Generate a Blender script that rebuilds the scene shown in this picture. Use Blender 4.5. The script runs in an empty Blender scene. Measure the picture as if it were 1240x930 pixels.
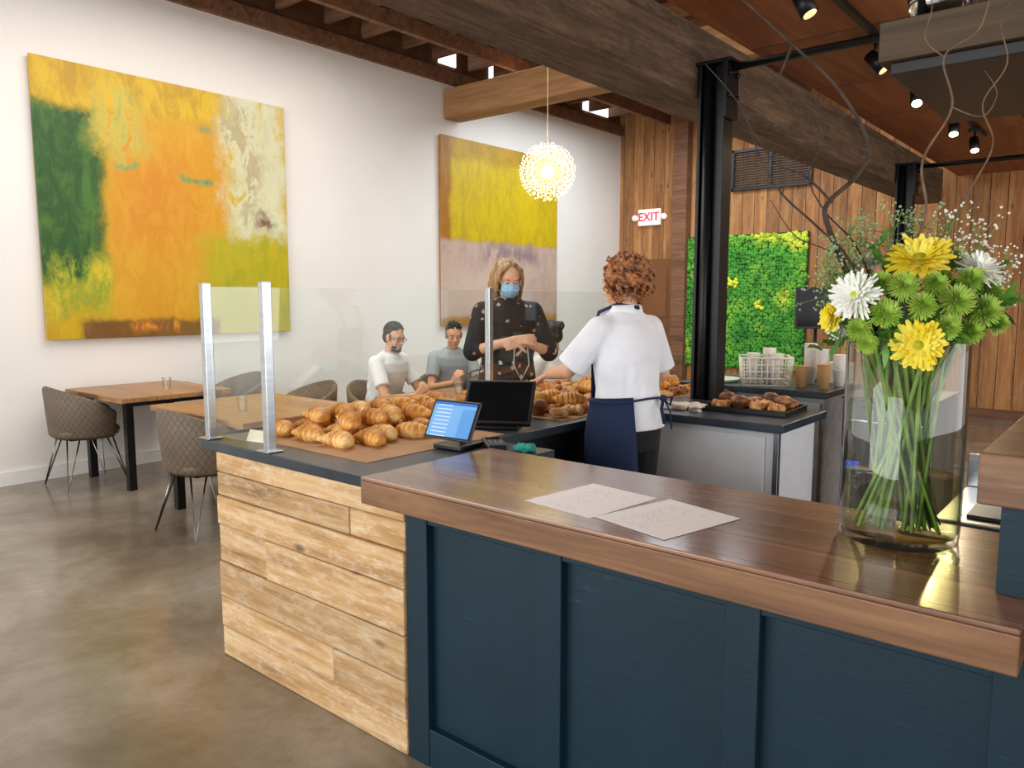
import bpy, bmesh, math, random
from mathutils import Vector as V, Matrix as M
random.seed(7)
SC=bpy.context.scene; COL=SC.collection
pi=math.pi
def lin(h):
    o=[]
    for i in (0,2,4):
        c=int(h[i:i+2],16)/255
        o.append(c/12.92 if c<=.04045 else ((c+.055)/1.055)**2.4)
    return (*o,1)
# ---------------------------------------------------------------- materials
def N(nt,t,inp=None,**kw):
    n=nt.nodes.new(t)
    for k,v in kw.items(): setattr(n,k,v)
    if inp:
        for k,v in inp.items():
            if hasattr(v,'is_linked') : nt.links.new(v,n.inputs[k])
            else: n.inputs[k].default_value=v
    return n
def newmat(name):
    m=bpy.data.materials.new(name); m.use_nodes=True
    return m,m.node_tree,m.node_tree.nodes['Principled BSDF']
def math_(nt,op,a,b=0.0,c=0.0,clamp=False):
    return N(nt,'ShaderNodeMath',{0:a,1:b,2:c},operation=op,use_clamp=clamp).outputs[0]
def mix(nt,f,a,b,mode='MIX'):
    n=N(nt,'ShaderNodeMix',data_type='RGBA',blend_type=mode)
    for i,v in ((0,f),(6,a),(7,b)):
        if hasattr(v,'is_linked'): nt.links.new(v,n.inputs[i])
        else: n.inputs[i].default_value=v
    return n.outputs[2]
def ramp(nt,f,stops):
    r=N(nt,'ShaderNodeValToRGB',{0:f}); e=r.color_ramp.elements
    while len(e)<len(stops): e.new(.5)
    for i,(p,c) in enumerate(stops): e[i].position=p; e[i].color=c
    return r.outputs[0]
def step(nt,x,a,b):
    return N(nt,'ShaderNodeMapRange',{0:x,1:a,2:b,3:0.0,4:1.0},interpolation_type='SMOOTHSTEP').outputs[0]
def simple(name,h,rough=.5,metal=0,var=.18,scale=12,bump=0,bscale=None,h2=None,emit=0,sss=0,coat=0,stretch=(1,1,1),trans=0):
    m,nt,b=newmat(name)
    tc=N(nt,'ShaderNodeTexCoord')
    mp=N(nt,'ShaderNodeMapping',{'Vector':tc.outputs['Object'],'Scale':stretch})
    nz=N(nt,'ShaderNodeTexNoise',{'Vector':mp.outputs[0],'Scale':float(scale),'Detail':5.0})
    c=lin(h); d=tuple(x*(1-var) for x in c[:3])+(1,)
    e=lin(h2) if h2 else tuple(min(1,x*(1+var)) for x in c[:3])+(1,)
    col=ramp(nt,nz.outputs[0],[(.3,d),(.7,e)] if not h2 else [(.35,c),(.65,e)])
    nt.links.new(col,b.inputs['Base Color'])
    b.inputs['Roughness'].default_value=rough; b.inputs['Metallic'].default_value=metal
    if coat: b.inputs['Coat Weight'].default_value=coat; b.inputs['Coat Roughness'].default_value=.15
    if sss: b.inputs['Subsurface Weight'].default_value=sss; b.inputs['Subsurface Scale'].default_value=.02
    if emit: nt.links.new(col,b.inputs['Emission Color']); b.inputs['Emission Strength'].default_value=emit
    if bump:
        n2=N(nt,'ShaderNodeTexNoise',{'Vector':mp.outputs[0],'Scale':float(bscale or scale*3),'Detail':4.0})
        bp=N(nt,'ShaderNodeBump',{'Height':n2.outputs[0],'Strength':bump,'Distance':.01})
        nt.links.new(bp.outputs[0],b.inputs['Normal'])
    return m
def woodmat(name,c1,c2,grain=0,across=None,width=.15,gap=.03,rough=.5,bump=.3,sc=1.0,stain=None,stainamt=.5,tone=.35,coat=0,c3=None,emit=0,dist=1.2,knots=None):
    m,nt,b=newmat(name)
    tc=N(nt,'ShaderNodeTexCoord'); co=tc.outputs['Object']
    gm=None; wn=None
    if across=='island':
        wn=N(nt,'ShaderNodeNewGeometry').outputs['Random Per Island']
    elif across is not None:
        sp=N(nt,'ShaderNodeSeparateXYZ',{0:co})
        u=math_(nt,'DIVIDE',sp.outputs[across],width)
        cell=math_(nt,'FLOOR',u); fr=math_(nt,'FRACT',u)
        wn=N(nt,'ShaderNodeTexWhiteNoise',{'W':cell},noise_dimensions='1D').outputs['Value']
        e=math_(nt,'ABSOLUTE',math_(nt,'SUBTRACT',fr,.5))
        gm=step(nt,e,.5-gap,.5-gap*.4)
    if wn is not None:
        off=N(nt,'ShaderNodeCombineXYZ',{0:math_(nt,'MULTIPLY',wn,37.),1:math_(nt,'MULTIPLY',wn,23.),2:math_(nt,'MULTIPLY',wn,51.)})
        co=N(nt,'ShaderNodeVectorMath',{0:co,1:off.outputs[0]},operation='ADD').outputs[0]
    s=[14*sc]*3; s[grain]=1.1*sc
    mp=N(nt,'ShaderNodeMapping',{'Vector':co,'Scale':tuple(s)})
    nz=N(nt,'ShaderNodeTexNoise',{'Vector':mp.outputs[0],'Scale':1.0,'Detail':9.0,'Roughness':.65,'Distortion':dist})
    s2=[70*sc]*3; s2[grain]=2.5*sc
    mp2=N(nt,'ShaderNodeMapping',{'Vector':co,'Scale':tuple(s2)})
    nf=N(nt,'ShaderNodeTexNoise',{'Vector':mp2.outputs[0],'Scale':1.0,'Detail':4.0})
    f=math_(nt,'ADD',math_(nt,'MULTIPLY',nz.outputs[0],.75),math_(nt,'MULTIPLY',nf.outputs[0],.25))
    st=[(.3,lin(c1)),(.68,lin(c2))]
    if c3: st=[(.3,lin(c1)),(.48,lin(c3)),(.66,lin(c2))]
    col=ramp(nt,f,st)
    if stain:
        s3=[24*sc]*3; s3[grain]=7*sc
        mp3=N(nt,'ShaderNodeMapping',{'Vector':co,'Scale':tuple(s3)})
        ns=N(nt,'ShaderNodeTexNoise',{'Vector':mp3.outputs[0],'Scale':1.0,'Detail':10.0,'Roughness':.8})
        col=mix(nt,math_(nt,'MULTIPLY',step(nt,ns.outputs[0],.45,.68),stainamt),col,lin(stain))
    if knots:
        s4=[9.]*3; s4[grain]=4.
        vo=N(nt,'ShaderNodeTexVoronoi',{'Vector':N(nt,'ShaderNodeMapping',{'Vector':co,'Scale':tuple(s4)}).outputs[0],'Scale':1.0})
        sc_=N(nt,'ShaderNodeSeparateColor',{0:vo.outputs['Color']})
        kk=math_(nt,'MULTIPLY',math_(nt,'SUBTRACT',1.0,step(nt,vo.outputs['Distance'],.05,.22)),math_(nt,'GREATER_THAN',sc_.outputs[0],.72))
        col=mix(nt,math_(nt,'MULTIPLY',kk,.8),col,lin(knots))
    if wn is not None:
        val=math_(nt,'ADD',math_(nt,'MULTIPLY',wn,tone*2),1-tone)
        g=N(nt,'ShaderNodeCombineColor',{0:val,1:val,2:val})
        col=mix(nt,1.0,col,g.outputs[0],'MULTIPLY')
        if gm is not None: col=mix(nt,gm,col,(.012,.008,.005,1))
    nt.links.new(col,b.inputs['Base Color'])
    b.inputs['Roughness'].default_value=rough
    if coat: b.inputs['Coat Weight'].default_value=coat; b.inputs['Coat Roughness'].default_value=.12
    h=f if gm is None else math_(nt,'SUBTRACT',f,gm)
    bp=N(nt,'ShaderNodeBump',{'Height':h,'Strength':bump,'Distance':.01})
    nt.links.new(bp.outputs[0],b.inputs['Normal'])
    return m
def glassmat(name,tint=(.97,.99,.98,1),rough=.02,refl=1.0,edge=None):
    m=bpy.data.materials.new(name); m.use_nodes=True; nt=m.node_tree
    nt.nodes.clear()
    t=N(nt,'ShaderNodeBsdfTransparent',{'Color':tint})
    lw=N(nt,'ShaderNodeLayerWeight',{'Blend':.5})
    if edge:
        nt.links.new(mix(nt,math_(nt,'POWER',lw.outputs['Facing'],3.0),tint,edge),t.inputs[0])
    g=N(nt,'ShaderNodeBsdfGlossy',{'Color':(1,1,1,1),'Roughness':rough})
    f=math_(nt,'MULTIPLY_ADD',math_(nt,'POWER',lw.outputs['Facing'],5.0),.8*refl,.035*refl,clamp=True)
    mx=N(nt,'ShaderNodeMixShader',{0:f,1:t.outputs[0],2:g.outputs[0]})
    o=N(nt,'ShaderNodeOutputMaterial'); nt.links.new(mx.outputs[0],o.inputs[0])
    return m
def painting(name,base,regions,base2):
    m,nt,b=newmat(name)
    tc=N(nt,'ShaderNodeTexCoord'); sp=N(nt,'ShaderNodeSeparateXYZ',{0:tc.outputs['Generated']})
    mp=N(nt,'ShaderNodeMapping',{'Vector':tc.outputs['Generated'],'Scale':(1,4,4)})
    n1=N(nt,'ShaderNodeTexNoise',{'Vector':mp.outputs[0],'Scale':1.0,'Detail':12.0,'Roughness':.7})
    mp3=N(nt,'ShaderNodeMapping',{'Vector':tc.outputs['Generated'],'Scale':(1,9,4)})
    n3=N(nt,'ShaderNodeTexNoise',{'Vector':mp3.outputs[0],'Scale':1.6,'Detail':12.0,'Roughness':.75,'Distortion':.5})
    n2=N(nt,'ShaderNodeTexNoise',{'Vector':mp.outputs[0],'Scale':2.3,'Detail':10.0,'Roughness':.7})
    u0_=sp.outputs[1]; v0_=sp.outputs[2]
    col=mix(nt,step(nt,n3.outputs[0],.35,.65),lin(base),lin(base2))
    for (a,bb,c,d,soft,amp,h,h2,dens) in regions:
        u=math_(nt,'ADD',u0_,math_(nt,'MULTIPLY',math_(nt,'SUBTRACT',n1.outputs[0],.5),amp))
        v=math_(nt,'ADD',v0_,math_(nt,'MULTIPLY',math_(nt,'SUBTRACT',n2.outputs[0],.5),amp))
        k=math_(nt,'MULTIPLY',step(nt,u,a-soft,a+soft),math_(nt,'SUBTRACT',1.0,step(nt,u,bb-soft,bb+soft)))
        k2=math_(nt,'MULTIPLY',step(nt,v,c-soft,c+soft),math_(nt,'SUBTRACT',1.0,step(nt,v,d-soft,d+soft)))
        k=math_(nt,'MULTIPLY',k,k2)
        if dens<1: k=math_(nt,'MULTIPLY',k,step(nt,n3.outputs[0],.62-dens*.35,.72-dens*.35))
        cc=mix(nt,step(nt,n3.outputs[0],.4,.62),lin(h),lin(h2))
        col=mix(nt,k,col,cc)
    nt.links.new(col,b.inputs['Base Color']); b.inputs['Roughness'].default_value=.45
    bp=N(nt,'ShaderNodeBump',{'Height':n3.outputs[0],'Strength':.25,'Distance':.01}); nt.links.new(bp.outputs[0],b.inputs['Normal'])
    return m
# ---------------------------------------------------------------- mesh builder
def frame(d):
    d=d.normalized(); a=V((0,0,1)) if abs(d.z)<.9 else V((1,0,0))
    x=a.cross(d).normalized(); return x,d.cross(x)
class B:
    def __init__(s): s.bm=bmesh.new(); s.mi=0
    def add(s,vs,fs,smooth=True):
        w=[s.bm.verts.new(v) for v in vs]
        for f in fs:
            try:
                q=s.bm.faces.new([w[i] for i in f]); q.material_index=s.mi; q.smooth=smooth
            except ValueError: pass
        return s
    def box(s,a,b,bev=0,mt=None):
        c=[(a[i]+b[i])/2 for i in range(3)]; z=[max(1e-4,abs(b[i]-a[i])) for i in range(3)]
        mat=M.Translation(c)@M.Diagonal((*z,1))
        if mt: mat=mt@mat
        r=bmesh.ops.create_cube(s.bm,size=1,matrix=mat); vs=r['verts']
        fs={f for v in vs for f in v.link_faces}
        for f in fs: f.material_index=s.mi
        if bev:
            es=list({e for v in vs for e in v.link_edges})
            rr=bmesh.ops.bevel(s.bm,geom=es,offset=bev,segments=2,affect='EDGES',profile=.5)
            for f in rr['faces']: f.material_index=s.mi
        return s
    def ring(s,pts_rings,close=True,caps=True,smooth=True):
        n=len(pts_rings[0]); vs=[p for r in pts_rings for p in r]; fs=[]
        for i in range(len(pts_rings)-1):
            for j in range(n if close else n-1):
                k=(j+1)%n; fs.append((i*n+j,i*n+k,(i+1)*n+k,(i+1)*n+j))
        if caps:
            fs.append(tuple(range(n))[::-1]); fs.append(tuple((len(pts_rings)-1)*n+j for j in range(n)))
        return s.add(vs,fs,smooth)
    def cyl(s,p,q,r1,r2=None,seg=12,smooth=True):
        p,q=V(p),V(q); r2=r1 if r2 is None else r2
        x,y=frame(q-p)
        return s.ring([[c+x*r*math.cos(2*pi*j/seg)+y*r*math.sin(2*pi*j/seg) for j in range(seg)] for c,r in ((p,r1),(q,r2))],smooth=smooth)
    def tube(s,pts,r,seg=8,flat=1.0):
        pts=[V(p) for p in pts]; rs=r if isinstance(r,(list,tuple)) else [r]*len(pts)
        rings=[]; x=None
        for i,p in enumerate(pts):
            d=(pts[min(i+1,len(pts)-1)]-pts[max(i-1,0)]).normalized()
            if x is None: x,_=frame(d)
            x=(x-d*x.dot(d)).normalized(); y=d.cross(x)
            rings.append([p+x*rs[i]*math.cos(2*pi*j/seg)+y*rs[i]*flat*math.sin(2*pi*j/seg) for j in range(seg)])
        return s.ring(rings)
    def lathe(s,prof,seg=32,c=(0,0,0),caps=False):
        c=V(c)
        return s.ring([[c+V((r*math.cos(2*pi*j/seg),r*math.sin(2*pi*j/seg),z)) for j in range(seg)] for r,z in prof],caps=caps)
    def ball(s,c,r,rot=None,seg=16,rings=10):
        r=(r,r,r) if not isinstance(r,(tuple,list)) else r
        c=V(c); R=rot.to_3x3() if rot else M.Identity(3)
        vs=[];fs=[]
        vs.append(c+R@V((0,0,r[2])))
        for i in range(1,rings):
            t=pi*i/rings
            for j in range(seg):
                a=2*pi*j/seg; vs.append(c+R@V((r[0]*math.sin(t)*math.cos(a),r[1]*math.sin(t)*math.sin(a),r[2]*math.cos(t))))
        vs.append(c+R@V((0,0,-r[2]))); L=len(vs)-1
        for j in range(seg):
            k=(j+1)%seg; fs.append((0,1+j,1+k)); fs.append((L,L-seg+k,L-seg+j))
        for i in range(rings-2):
            for j in range(seg):
                k=(j+1)%seg; a=1+i*seg; fs.append((a+j,a+seg+j,a+seg+k,a+k))
        return s.add(vs,fs)
    def cap(s,p,q,r1,r2,seg=12):
        s.ball(p,r1,seg=seg,rings=8); s.ball(q,r2,seg=seg,rings=8); return s.cyl(p,q,r1,r2,seg)
    def loft(s,secs,mt=None,seg=24):
        rr=[]
        for (z,rx,ry,*cy) in secs:
            c=cy[0] if cy else 0
            ring=[V((rx*math.cos(2*pi*j/seg),c+ry*math.sin(2*pi*j/seg),z)) for j in range(seg)]
            rr.append([mt@p for p in ring] if mt else ring)
        return s.ring(rr)
    def shell(s,secs,a0,a1,th=.006,mt=None,seg=28):
        rr=[]
        for (z,rx,ry) in secs:
            o=[];i_=[]
            for j in range(seg+1):
                a=math.radians(a0+(a1-a0)*j/seg); o.append(V((rx*math.cos(a),ry*math.sin(a),z))); i_.append(V(((rx-th)*math.cos(a),(ry-th)*math.sin(a),z)))
            r=o+i_[::-1]; rr.append([mt@p for p in r] if mt else r)
        return s.ring(rr)
    def prism(s,pts,z0,z1,smooth=False):
        n=len(pts); return s.ring([[V((p[0],p[1],z0)) for p in pts],[V((p[0],p[1],z1)) for p in pts]],smooth=smooth)
    def obj(s,name,mats,parent=None,loc=(0,0,0),label=None,cat=None,group=None,kind=None,rot=(0,0,0),bev=0):
        bmesh.ops.recalc_face_normals(s.bm,faces=s.bm.faces)
        me=bpy.data.meshes.new(name); s.bm.to_mesh(me); s.bm.free()
        for m in (mats if isinstance(mats,list) else [mats]): me.materials.append(m)
        return finish(name,me,parent,loc,label,cat,group,kind,rot,bev)
def finish(name,me,parent=None,loc=(0,0,0),label=None,cat=None,group=None,kind=None,rot=(0,0,0),bev=0):
    o=bpy.data.objects.new(name,me); COL.objects.link(o); o.location=loc; o.rotation_euler=rot
    if parent: o.parent=parent
    if label: o['label']=label
    if cat: o['category']=cat
    if group: o['group']=group
    if kind: o['kind']=kind
    if bev:
        md=o.modifiers.new('b','BEVEL'); md.width=bev; md.segments=2; md.limit_method='ANGLE'; md.angle_limit=.6
    return o
def top(name,label,cat,loc=(0,0,0),rz=0,group=None,scale=1):
    e=finish(name,None,None,loc,label,cat,group,None,(0,0,rz)); e.empty_display_size=.1; e.scale=(scale,)*3; return e
def clone(o,loc,rz=0,label=None,scale=None):
    c=o.copy(); COL.objects.link(c); c.location=loc; c.rotation_euler=(0,0,rz)
    if label: c['label']=label
    if scale: c.scale=(scale,)*3
    for ch in [x for x in bpy.data.objects if x.parent==o]:
        d=ch.copy(); COL.objects.link(d); d.parent=c
    return c
def struct(name,mat,a,b): return B().box(a,b).obj(name,mat,kind='structure')
def blob(name,bld,voxel,mat,parent,sm=2,**kw):
    me=bpy.data.meshes.new('t'); bmesh.ops.recalc_face_normals(bld.bm,faces=bld.bm.faces); bld.bm.to_mesh(me); bld.bm.free()
    t=bpy.data.objects.new('t',me); COL.objects.link(t)
    r=t.modifiers.new('r','REMESH'); r.mode='VOXEL'; r.voxel_size=voxel
    if sm: q=t.modifiers.new('s','SMOOTH'); q.factor=.5; q.iterations=sm
    bpy.context.view_layer.update()
    dg=bpy.context.evaluated_depsgraph_get(); m2=bpy.data.meshes.new_from_object(t.evaluated_get(dg))
    bpy.data.objects.remove(t); bpy.data.meshes.remove(me)
    m2.materials.clear(); m2.materials.append(mat)
    for p in m2.polygons: p.use_smooth=True; p.material_index=0
    return finish(name,m2,parent,**kw)

# ---------------------------------------------------------------- palette
M_wall=simple('wall_plaster','ebe6df',.85,var=.02,scale=2,bump=.03,bscale=60)
M_white=simple('white_paint','efece6',.5,var=.03)
M_black=simple('black_steel','141416',.4,.3,var=.3,scale=20)
M_blackpl=simple('black_plastic','17181a',.35,var=.2)
M_steel=simple('brushed_steel','b9bdc0',.28,1,var=.1,scale=4,stretch=(1,1,20))
M_chrome=simple('chrome','c8c8cc',.15,1,var=.05)
M_top=simple('dark_worktop','39424a',.3,.35,var=.25,scale=5,bump=.02)
M_planks=woodmat('rustic_planks','86643f','d6b88c',0,'island',rough=.85,bump=.9,sc=1.1,stain='e6d6bc',stainamt=.6,tone=.16,c3='bb9462',dist=.5,knots='5c3818')
M_walnut=woodmat('walnut_top','573822','a67c5a',0,1,.154,.010,.24,.03,.8,tone=.14,coat=.4,c3='85604a',dist=.6)
M_walnut2=woodmat('walnut_edge','4e3220','97714e',0,2,.27,.0,.4,.05,1.0,tone=.02,c3='765337')
M_back=woodmat('reclaimed_boards','70431f','c78f56',2,0,.19,.03,.7,.4,.6,tone=.22,c3='a26b3a',dist=.4,stain='d8b080',stainamt=.3,knots='5c3818')
M_beam=woodmat('weathered_beam','2e2016','7e6146',1,None,rough=.85,bump=.9,sc=.9,c3='57402d',stain='9a8468',stainamt=.3,dist=.6)
M_beam2=woodmat('pale_beam','7a5230','b98b5c',0,None,rough=.8,bump=.6,sc=.7)
M_rafter=woodmat('rafter_wood','4e3220','94684a',0,None,rough=.8,bump=.4,sc=.7)
M_ply=woodmat('plywood_ceiling','6e3c1e','aa6a3e',1,1,1.2,.008,.55,.15,.35,tone=.15,c3='8c502c')
M_dark=simple('dark_deck','3b2417',.8,var=.3,scale=3)
M_table=woodmat('table_wood','7c5230','c08f5c',0,1,.18,.01,.4,.08,.8,tone=.1)
M_kraft=simple('parchment_paper','b98c5c',.75,var=.12,scale=6,bump=.2,bscale=14)
M_glass=glassmat('clear_glass')
M_vase=glassmat('vase_glass',(.985,.99,.985,1),.01,1.3,edge=(.42,.5,.45,1))
M_water=glassmat('water',(.93,.95,.76,1),.02,.6)
M_thinglass=glassmat('drinking_glass',(.97,.98,.98,1),.02,1.0,edge=(.6,.62,.62,1))

def bluemat():
    m,nt,b=newmat('worn_teal_paint')
    tc=N(nt,'ShaderNodeTexCoord')
    mp=N(nt,'ShaderNodeMapping',{'Vector':tc.outputs['Object'],'Scale':(3,3,30)})
    n=N(nt,'ShaderNodeTexNoise',{'Vector':mp.outputs[0],'Scale':1.3,'Detail':12.0,'Roughness':.8})
    n2=N(nt,'ShaderNodeTexNoise',{'Vector':tc.outputs['Object'],'Scale':3.0,'Detail':4.0})
    base=mix(nt,n2.outputs[0],lin('07202b'),lin('0e3240'))
    k=math_(nt,'MULTIPLY',step(nt,n.outputs[0],.60,.68),step(nt,n2.outputs[0],.42,.6))
    col=mix(nt,math_(nt,'MULTIPLY',k,.5),base,lin('4f7781'))
    nt.links.new(col,b.inputs['Base Color']); b.inputs['Roughness'].default_value=.5; b.inputs['Specular IOR Level'].default_value=.35
    bp=N(nt,'ShaderNodeBump',{'Height':n.outputs[0],'Strength':.15,'Distance':.01}); nt.links.new(bp.outputs[0],b.inputs['Normal'])
    return m
M_blue=bluemat()
def floormat():
    m,nt,b=newmat('polished_concrete')
    tc=N(nt,'ShaderNodeTexCoord')
    n=N(nt,'ShaderNodeTexNoise',{'Vector':tc.outputs['Object'],'Scale':1.1,'Detail':12.0,'Roughness':.68,'Distortion':.25})
    n2=N(nt,'ShaderNodeTexNoise',{'Vector':tc.outputs['Object'],'Scale':5.5,'Detail':10.0,'Roughness':.75})
    col=ramp(nt,n.outputs[0],[(.32,lin('6b5c49')),(.46,lin('807260')),(.56,lin('8f8372')),(.7,lin('a59b8c'))])
    col=mix(nt,math_(nt,'MULTIPLY',step(nt,n2.outputs[0],.5,.7),.38),col,lin('6a563c'))
    nt.links.new(col,b.inputs['Base Color'])
    r=math_(nt,'ADD',math_(nt,'MULTIPLY',n2.outputs[0],.22),.08)
    nt.links.new(r,b.inputs['Roughness'])
    return m
M_floor=floormat()

# ---------------------------------------------------------------- camera
cd=bpy.data.cameras.new('camera'); cam=bpy.data.objects.new('camera',cd); COL.objects.link(cam)
cam.location=(0,0,1.52); cam.rotation_euler=(math.radians(90-6.4),0,math.radians(40))
cd.sensor_width=36; cd.lens=27.0; cd.clip_start=.05; SC.camera=cam

# ---------------------------------------------------------------- room shell
struct('floor',M_floor,(-7.1,-4,-.1),(5,11.3,0))
struct('wall_left',M_wall,(-7.25,-4,0),(-7.1,11.3,4.2))
struct('trim_1',M_rafter,(-7.25,-4,4.2),(-7.04,11.3,4.36))
M_clere=simple('clerestory_boards','6b452a',.8,var=.3,scale=5)
struct('trim_2',M_clere,(-7.3,-4,4.36),(-7.12,11.3,4.95))
struct('wall_back',M_back,(-7.25,11.3,0),(5,11.45,4.95))
struct('ceiling',M_dark,(-7.3,-4,4.95),(-2.2,11.45,5.05))
struct('ceiling_kitchen',M_ply,(-2.08,-4,3.06),(5,11.3,3.16)).name='ceiling.001'
struct('baseboard_left',M_white,(-7.1,-4,0),(-7.075,11.3,.11))
struct('baseboard_back',M_rafter,(-7.1,11.27,0),(5,11.3,.12))
M_day=simple('daylight_pane','f4f8ff',.5,var=.01,emit=2.0)
for i,(a,b_) in enumerate(((7.05,7.35),(8.0,8.4),(10.2,10.9))):
    w=struct('window_%d'%(i+1),M_day,(-7.12,a,4.44),(-7.10,b_,4.82))
b=B(); b.box((-2.43,-3.5,2.66),(-2.11,10.6,3.05),.012)
b.obj('timber_beam',M_beam,label='massive weathered dark timber ceiling beam on black posts',cat='beam')
b=B(); b.box((-7.08,7.1,3.76),(-2.45,7.4,4.12),.012)
b.obj('timber_beam',M_beam2,label='pale rough-sawn cross beam resting on the plaster wall',cat='beam')
random.seed(31)
for i in range(25):
    y=-2.6+i*.56+random.uniform(-.05,.05)
    if abs(y-7.25)<.2: continue
    B().box((-7.05,y,4.40+random.uniform(0,.04)),(-2.3,y+.05,4.6)).obj('roof_rafter',M_rafter,label='reddish brown roof rafter of the open ceiling',cat='rafter',group='roof rafters')
for x in (-6.2,-5.2,-4.2):
    o=B().box((x,-3,4.24),(x+.07,11.2,4.39)).obj('roof_purlin',M_rafter,label='long brown roof timber crossing the rafters',cat='rafter',group='roof purlins')
def column(x,y,zt):
    e=top('steel_column','black steel support column carrying the timber beam','column',(x,y,0))
    b=B()
    b.box((-.08,-.06,0),(-.06,.06,zt),.003); b.box((.06,-.06,0),(.08,.06,zt),.003); b.box((-.065,-.01,0),(.065,.01,zt),.003)
    b.cyl((-.022,-.04,0),(-.022,-.04,zt),.028,seg=16)
    b.obj('shaft',M_black,e)
    B().box((-.12,-.1,0),(.12,.1,.015),.003).obj('base_plate',M_black,e)
    b=B(); b.box((-.09,-.08,zt-.02),(.12,.09,zt),.003); b.box((.08,-.08,zt-.32),(.1,.08,zt-.02),.003)
    for dz in (.08,.2):
        for dy in (-.05,.05): b.cyl((.1,dy,zt-dz),(.115,dy,zt-dz),.014,seg=6)
    b.obj('bracket',M_black,e)
column(-2.02,4.21,2.84); column(-2.02,8.5,2.84)
for y in (4.21,8.5):
    e=top('ceiling_pipe','black steel pipe running across under the ceiling','pipe',(0,y,2.80))
    B().cyl((-1.93,0,0),(3,0,0),.022).obj('pipe',M_black,e)
    for x in (-.9,.8): B().cyl((x,0,.01),(x,0,.255),.01).obj('hanger',M_black,e)

b=B(); b.box((-6.02,11.12,0),(-5.78,11.3,4.9),.01)
b.obj('trim_3',M_rafter,kind='structure')
M_door=simple('door_paint','7a4c26',.5,var=.15,scale=3)
b=B(); b.box((-6.6,11.25,0),(-6.05,11.3,2.15),.004); b.box((-6.5,11.235,1.2),(-6.15,11.25,2.0),.004); b.box((-6.5,11.235,.2),(-6.15,11.25,1.05),.004)
b.obj('door_1',M_door,kind='structure')
def mossmat():
    m,nt,b=newmat('moss')
    tc=N(nt,'ShaderNodeTexCoord'); sp=N(nt,'ShaderNodeSeparateXYZ',{0:tc.outputs['Object']})
    v=N(nt,'ShaderNodeTexVoronoi',{'Vector':tc.outputs['Object'],'Scale':10.0})
    n=N(nt,'ShaderNodeTexNoise',{'Vector':tc.outputs['Object'],'Scale':2.2,'Detail':8.0})
    tr=math_(nt,'MULTIPLY',step(nt,math_(nt,'ADD',math_(nt,'MULTIPLY',sp.outputs[0],.55),sp.outputs[2]),.75,1.35),.26)
    g=math_(nt,'ADD',n.outputs[0],tr)
    c=ramp(nt,g,[(.36,lin('3d8f2e')),(.52,lin('5aa838')),(.64,lin('8cc43c')),(.72,lin('dbe648'))])
    c=mix(nt,math_(nt,'MULTIPLY',step(nt,v.outputs['Distance'],.35,.9),.7),c,lin('2a6f24'))
    nt.links.new(c,b.inputs['Base Color']); b.inputs['Roughness'].default_value=.9
    return m
e=top('moss_wall_panel','green preserved moss wall panel with yellow-green clumps','moss panel',(-4.93,11.29,1.46))
b=B(); b.box((-1.02,-.05,-1.01),(1.02,0,1.01)); b.obj('backing',simple('moss_backing','1f4a1c',.9),e)
b=B(); random.seed(3)
for i in range(46):
    for j in range(46):
        x=-.99+i*.044+random.uniform(-.015,.015); z=-.98+j*.0435+random.uniform(-.015,.015)
        r=random.uniform(.022,.042); b.ball((x,-.05,z),(r,r*.9,r),seg=6,rings=4)
b.obj('moss',mossmat(),e,kind='stuff')
M_lime=simple('lime_moss','d3e03a',.9,h2='f0ec4c')
b=B()
for (x,z,n_,sp) in ((-.1,.28,16,.10),(-.28,-.36,16,.10),(.35,-.05,8,.07),(-.6,.1,5,.05)):
    for k in range(n_): b.ball((min(1,x+random.uniform(-sp,sp)),-.08,min(.98,z+random.uniform(-sp,sp)*.7)),(.03,.03,.03),seg=7,rings=5)
b.obj('lime_clump',M_lime,e,kind='stuff',label='yellow-green moss clumps')
e=top('wall_vent','dark louvered ventilation grille on the wooden wall','vent',(-4.5,11.29,3.42))
b=B()
for a in ((-.6,-.3,.6,-.26),(-.6,.26,.6,.3),(-.6,-.3,-.56,.3),(.56,-.3,.6,.3)): b.box((a[0],-.06,a[1]),(a[2],0,a[3]),.003)
b.box((-.012,-.055,-.28),(.012,0,.28))
b.obj('vent_frame',M_blackpl,e)
b=B()
for k in range(14): b.box((-.56,-.045,-.25+k*.037),(.56,-.01,-.238+k*.037))
b.obj('louver',simple('louver_metal','4a4644',.5,.5),e)
M_red=simple('exit_red','e0213c',.5,var=.02,emit=1.4); M_signw=simple('sign_white','f6efe9',.5,var=.02,emit=.35)
e=top('exit_sign','white illuminated exit sign with red letters and lamp heads','sign',(-6.5,11.28,2.83))
B().box((-.2,-.06,-.13),(.2,0,.13),.008).obj('housing',M_signw,e)
def text(body,size,mat,parent,loc,rot,ext=.003,name='lettering'):
    cu=bpy.data.curves.new('txt','FONT'); cu.body=body; cu.size=size; cu.extrude=ext; cu.align_x='CENTER'; cu.align_y='CENTER'; cu.offset=size*.015
    t=bpy.data.objects.new('t',cu); COL.objects.link(t); bpy.context.view_layer.update()
    me=bpy.data.meshes.new_from_object(t.evaluated_get(bpy.context.evaluated_depsgraph_get())); bpy.data.objects.remove(t)
    me.materials.clear(); me.materials.append(mat); return finish(name,me,parent,loc,rot=rot)
text('EXIT',.19,M_red,e,(0,-.064,0),(pi/2,0,0))
for s_ in (-1,1):
    B().cyl((s_*.27,-.06,0),(s_*.27,0,0),.05,.04).obj('emergency_lamp',M_signw,e); B().box((min(s_*.2,s_*.25),-.03,-.015),(max(s_*.2,s_*.25),-.01,.015)).obj('lamp_arm',M_signw,e)

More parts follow.
